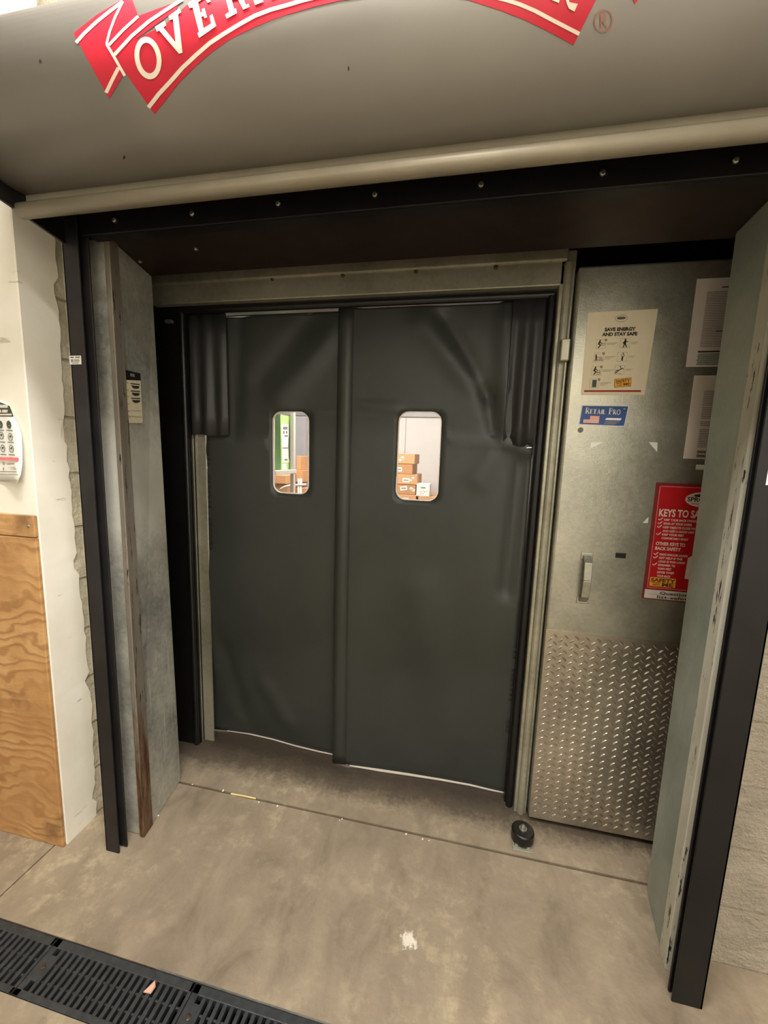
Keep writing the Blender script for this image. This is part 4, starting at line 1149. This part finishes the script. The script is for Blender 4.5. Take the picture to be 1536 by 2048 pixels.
# seam, hole marks on the back wall
yb = 4.895
s0, s1 = e7(412, 330, yb), e7(395, 1050, yb)
mb = MB(); mb.box(s0.x - .004, s0.x + .004, yb, 4.9, 0, 2.9); struct(mb.build('trim_4', M['cold_panel']))
mb = MB(); z = e7(600, 330, yb).z; mb.box(-4.5, 1.8, yb - .02, 4.9, z, z + .05); struct(mb.build('trim_5', M['cold_panel']))
# clear plastic sheet hanging in front of the wall
# rack with green carton seen through the left window
YR = 2.95
e6 = lambda x, y, Y=YR: at(520 + x / 9.75, 800 + y / 9.75, Y=Y)
XG = e6(405, 800).x
es = lambda x, y, X=XG: at(520 + x / 9.75, 800 + y / 9.75, X=X)
Y2 = es(640, 800).y
XB = XG + .012
rk = thing('storage_rack', 'white metal storage rack carrying the green carton behind the left window', 'rack', (XG, YR, 0))
bz1, bz0 = es(480, 1368, XB + .03).z, es(480, 1448, XB + .03).z
pY0, pY1 = es(655, 800, XB + .03).y, es(695, 800, XB + .03).y
for y0, y1, xx in ((pY0, pY1, XB), (YR - .22, YR - .18, XB), (pY0, pY1, XG - .78), (YR - .22, YR - .18, XG - .78)):
    mb = MB(); mb.box(xx, xx + .03, y0, y1, 0, 2.2); mb.build('post', M['rack_white'], rk, bevel=.003)
for z in (0, 1): 
    za, zb = ((bz0, bz1), (.12, .16))[z]
    mb = MB(); mb.box(XB - .004, XB + .034, YR - .18, pY1 + .01, za, zb); mb.build('side_beam', M['rack_white'], rk, bevel=.003)
    mb = MB(); mb.box(XG - .75, XB - .004, YR - .18, pY1, zb - .03, zb - .004); mb.build('shelf', M['rack_white'], rk, bevel=.003)
gz = es(400, 278).z
gb = thing('green_carton', 'tall two-tone green carton with white printed labels on the white rack', 'carton', (XG - .2, (YR + Y2) / 2, bz1))
gY0 = YR
mb = MB(); mb.box(XG - .40, XG, YR, Y2, bz1 - .003, gz); mb.build('body', M['green_box'], gb)
def side(pts, lift, mat, nm):
    mb = MB(); mb.face([es(x, y, XG + lift) for x, y in pts]); mb.build(nm, mat, gb)
side([(412, 1375), (655, 1335), (632, 322), (396, 285)], .001, M['green_light'], 'side_panel')
side([(432, 1225), (590, 1215), (565, 1130), (550, 900), (565, 720), (562, 480), (420, 460)], .002, M['box_white'], 'label')
side([(436, 1355), (520, 1345), (512, 1240), (432, 1250)], .002, M['box_white'], 'label')
for x0, x1, y0, y1 in ((450, 540, 520, 575), (452, 480, 605, 655), (505, 535, 605, 655), (480, 545, 685, 715), (480, 535, 1150, 1180), (440, 545, 925, 945)):
    side([(x0, y1), (x1, y1), (x1, y0), (x0, y0)], .003, M['ink_soft'], 'print')
side([(565, 480), (575, 480), (580, 720), (566, 780), (566, 900), (580, 1130), (610, 1200), (596, 1205), (566, 1135), (553, 900), (556, 760), (568, 710)], .0025, M['green_dark'], 'flap_slot')
# cartons beyond the rack
YQ = 3.9
eq = lambda x, y: e6(x, y, YQ)
boxthing('shelf_carton', 'wide tan carton low behind the white rack', 'carton', eq(345, 1500).x, eq(640, 1500).x + .02, YQ - .2, YQ + .2, eq(500, 1610).z, eq(500, 1450).z, 'carton')
boxthing('support_carton', 'large tan carton under the wide one behind the rack', 'carton', eq(290, 1500).x, eq(640, 1500).x + .03, YQ - .18, YQ + .3, 0, eq(500, 1612).z - .004, 'carton_dark')
boxthing('stacked_carton', 'upper tan carton right of the rack post', 'carton', eq(690, 1200).x + .01, eq(790, 1200).x, YQ, YQ + .4, eq(700, 1365).z, eq(700, 1090).z, 'carton')
boxthing('stacked_carton', 'lower tan carton right of the rack post', 'carton', eq(690, 1200).x + .01, eq(835, 1200).x, YQ - .01, YQ + .4, eq(700, 1595).z, eq(700, 1368).z, 'carton')
boxthing('stacked_carton', 'brown carton at the right edge of the left window', 'carton', eq(792, 1200).x + .01, eq(960, 1200).x, YQ + .42, YQ + .7, eq(700, 1700).z, eq(700, 1040).z, 'carton_dark')
boxthing('pallet_carton', 'brown carton at floor level right of the rack post', 'carton', eq(690, 1200).x + .02, eq(960, 1200).x, YQ - .02, YQ + .4, 0, eq(700, 1700).z - .004, 'carton_dark')
mb = MB(); a, b = e6(690, 335, 4.6), e6(900, 1090, 4.6); mb.box(a.x - .2, b.x, 4.6, 4.64, 0, a.z)
tag(mb.build('grey_panel', M['cold_panel']), 'plain grey panel standing at the back of the cold room', 'panel')
ct = thing('hand_cart', 'white tube hand cart with a curved push bar behind the rack post', 'cart', (eq(600, 1700).x, 3.5, 0))
ec = lambda x, y: e6(x, y, 3.5)
mb = MB(); mb.tube([ec(380, 1780), ec(420, 1730), ec(500, 1690), ec(640, 1668), ec(760, 1660), ec(900, 1650)], .013, 10); mb.build('push_bar', M['rack_white'], ct, smooth=True)
for x in (755, 800):
    p = ec(x, 1660); mb = MB(); mb.tube([(p.x, p.y, .12), (p.x, p.y, p.z + .06)], .010, 10); mb.build('upright', M['rack_white'], ct, smooth=True)
mb = MB(); p, q = ec(740, 1780), ec(900, 1650); mb.box(p.x, q.x, 3.46, 3.68, .10, .13); mb.build('deck', M['rack_white'], ct)
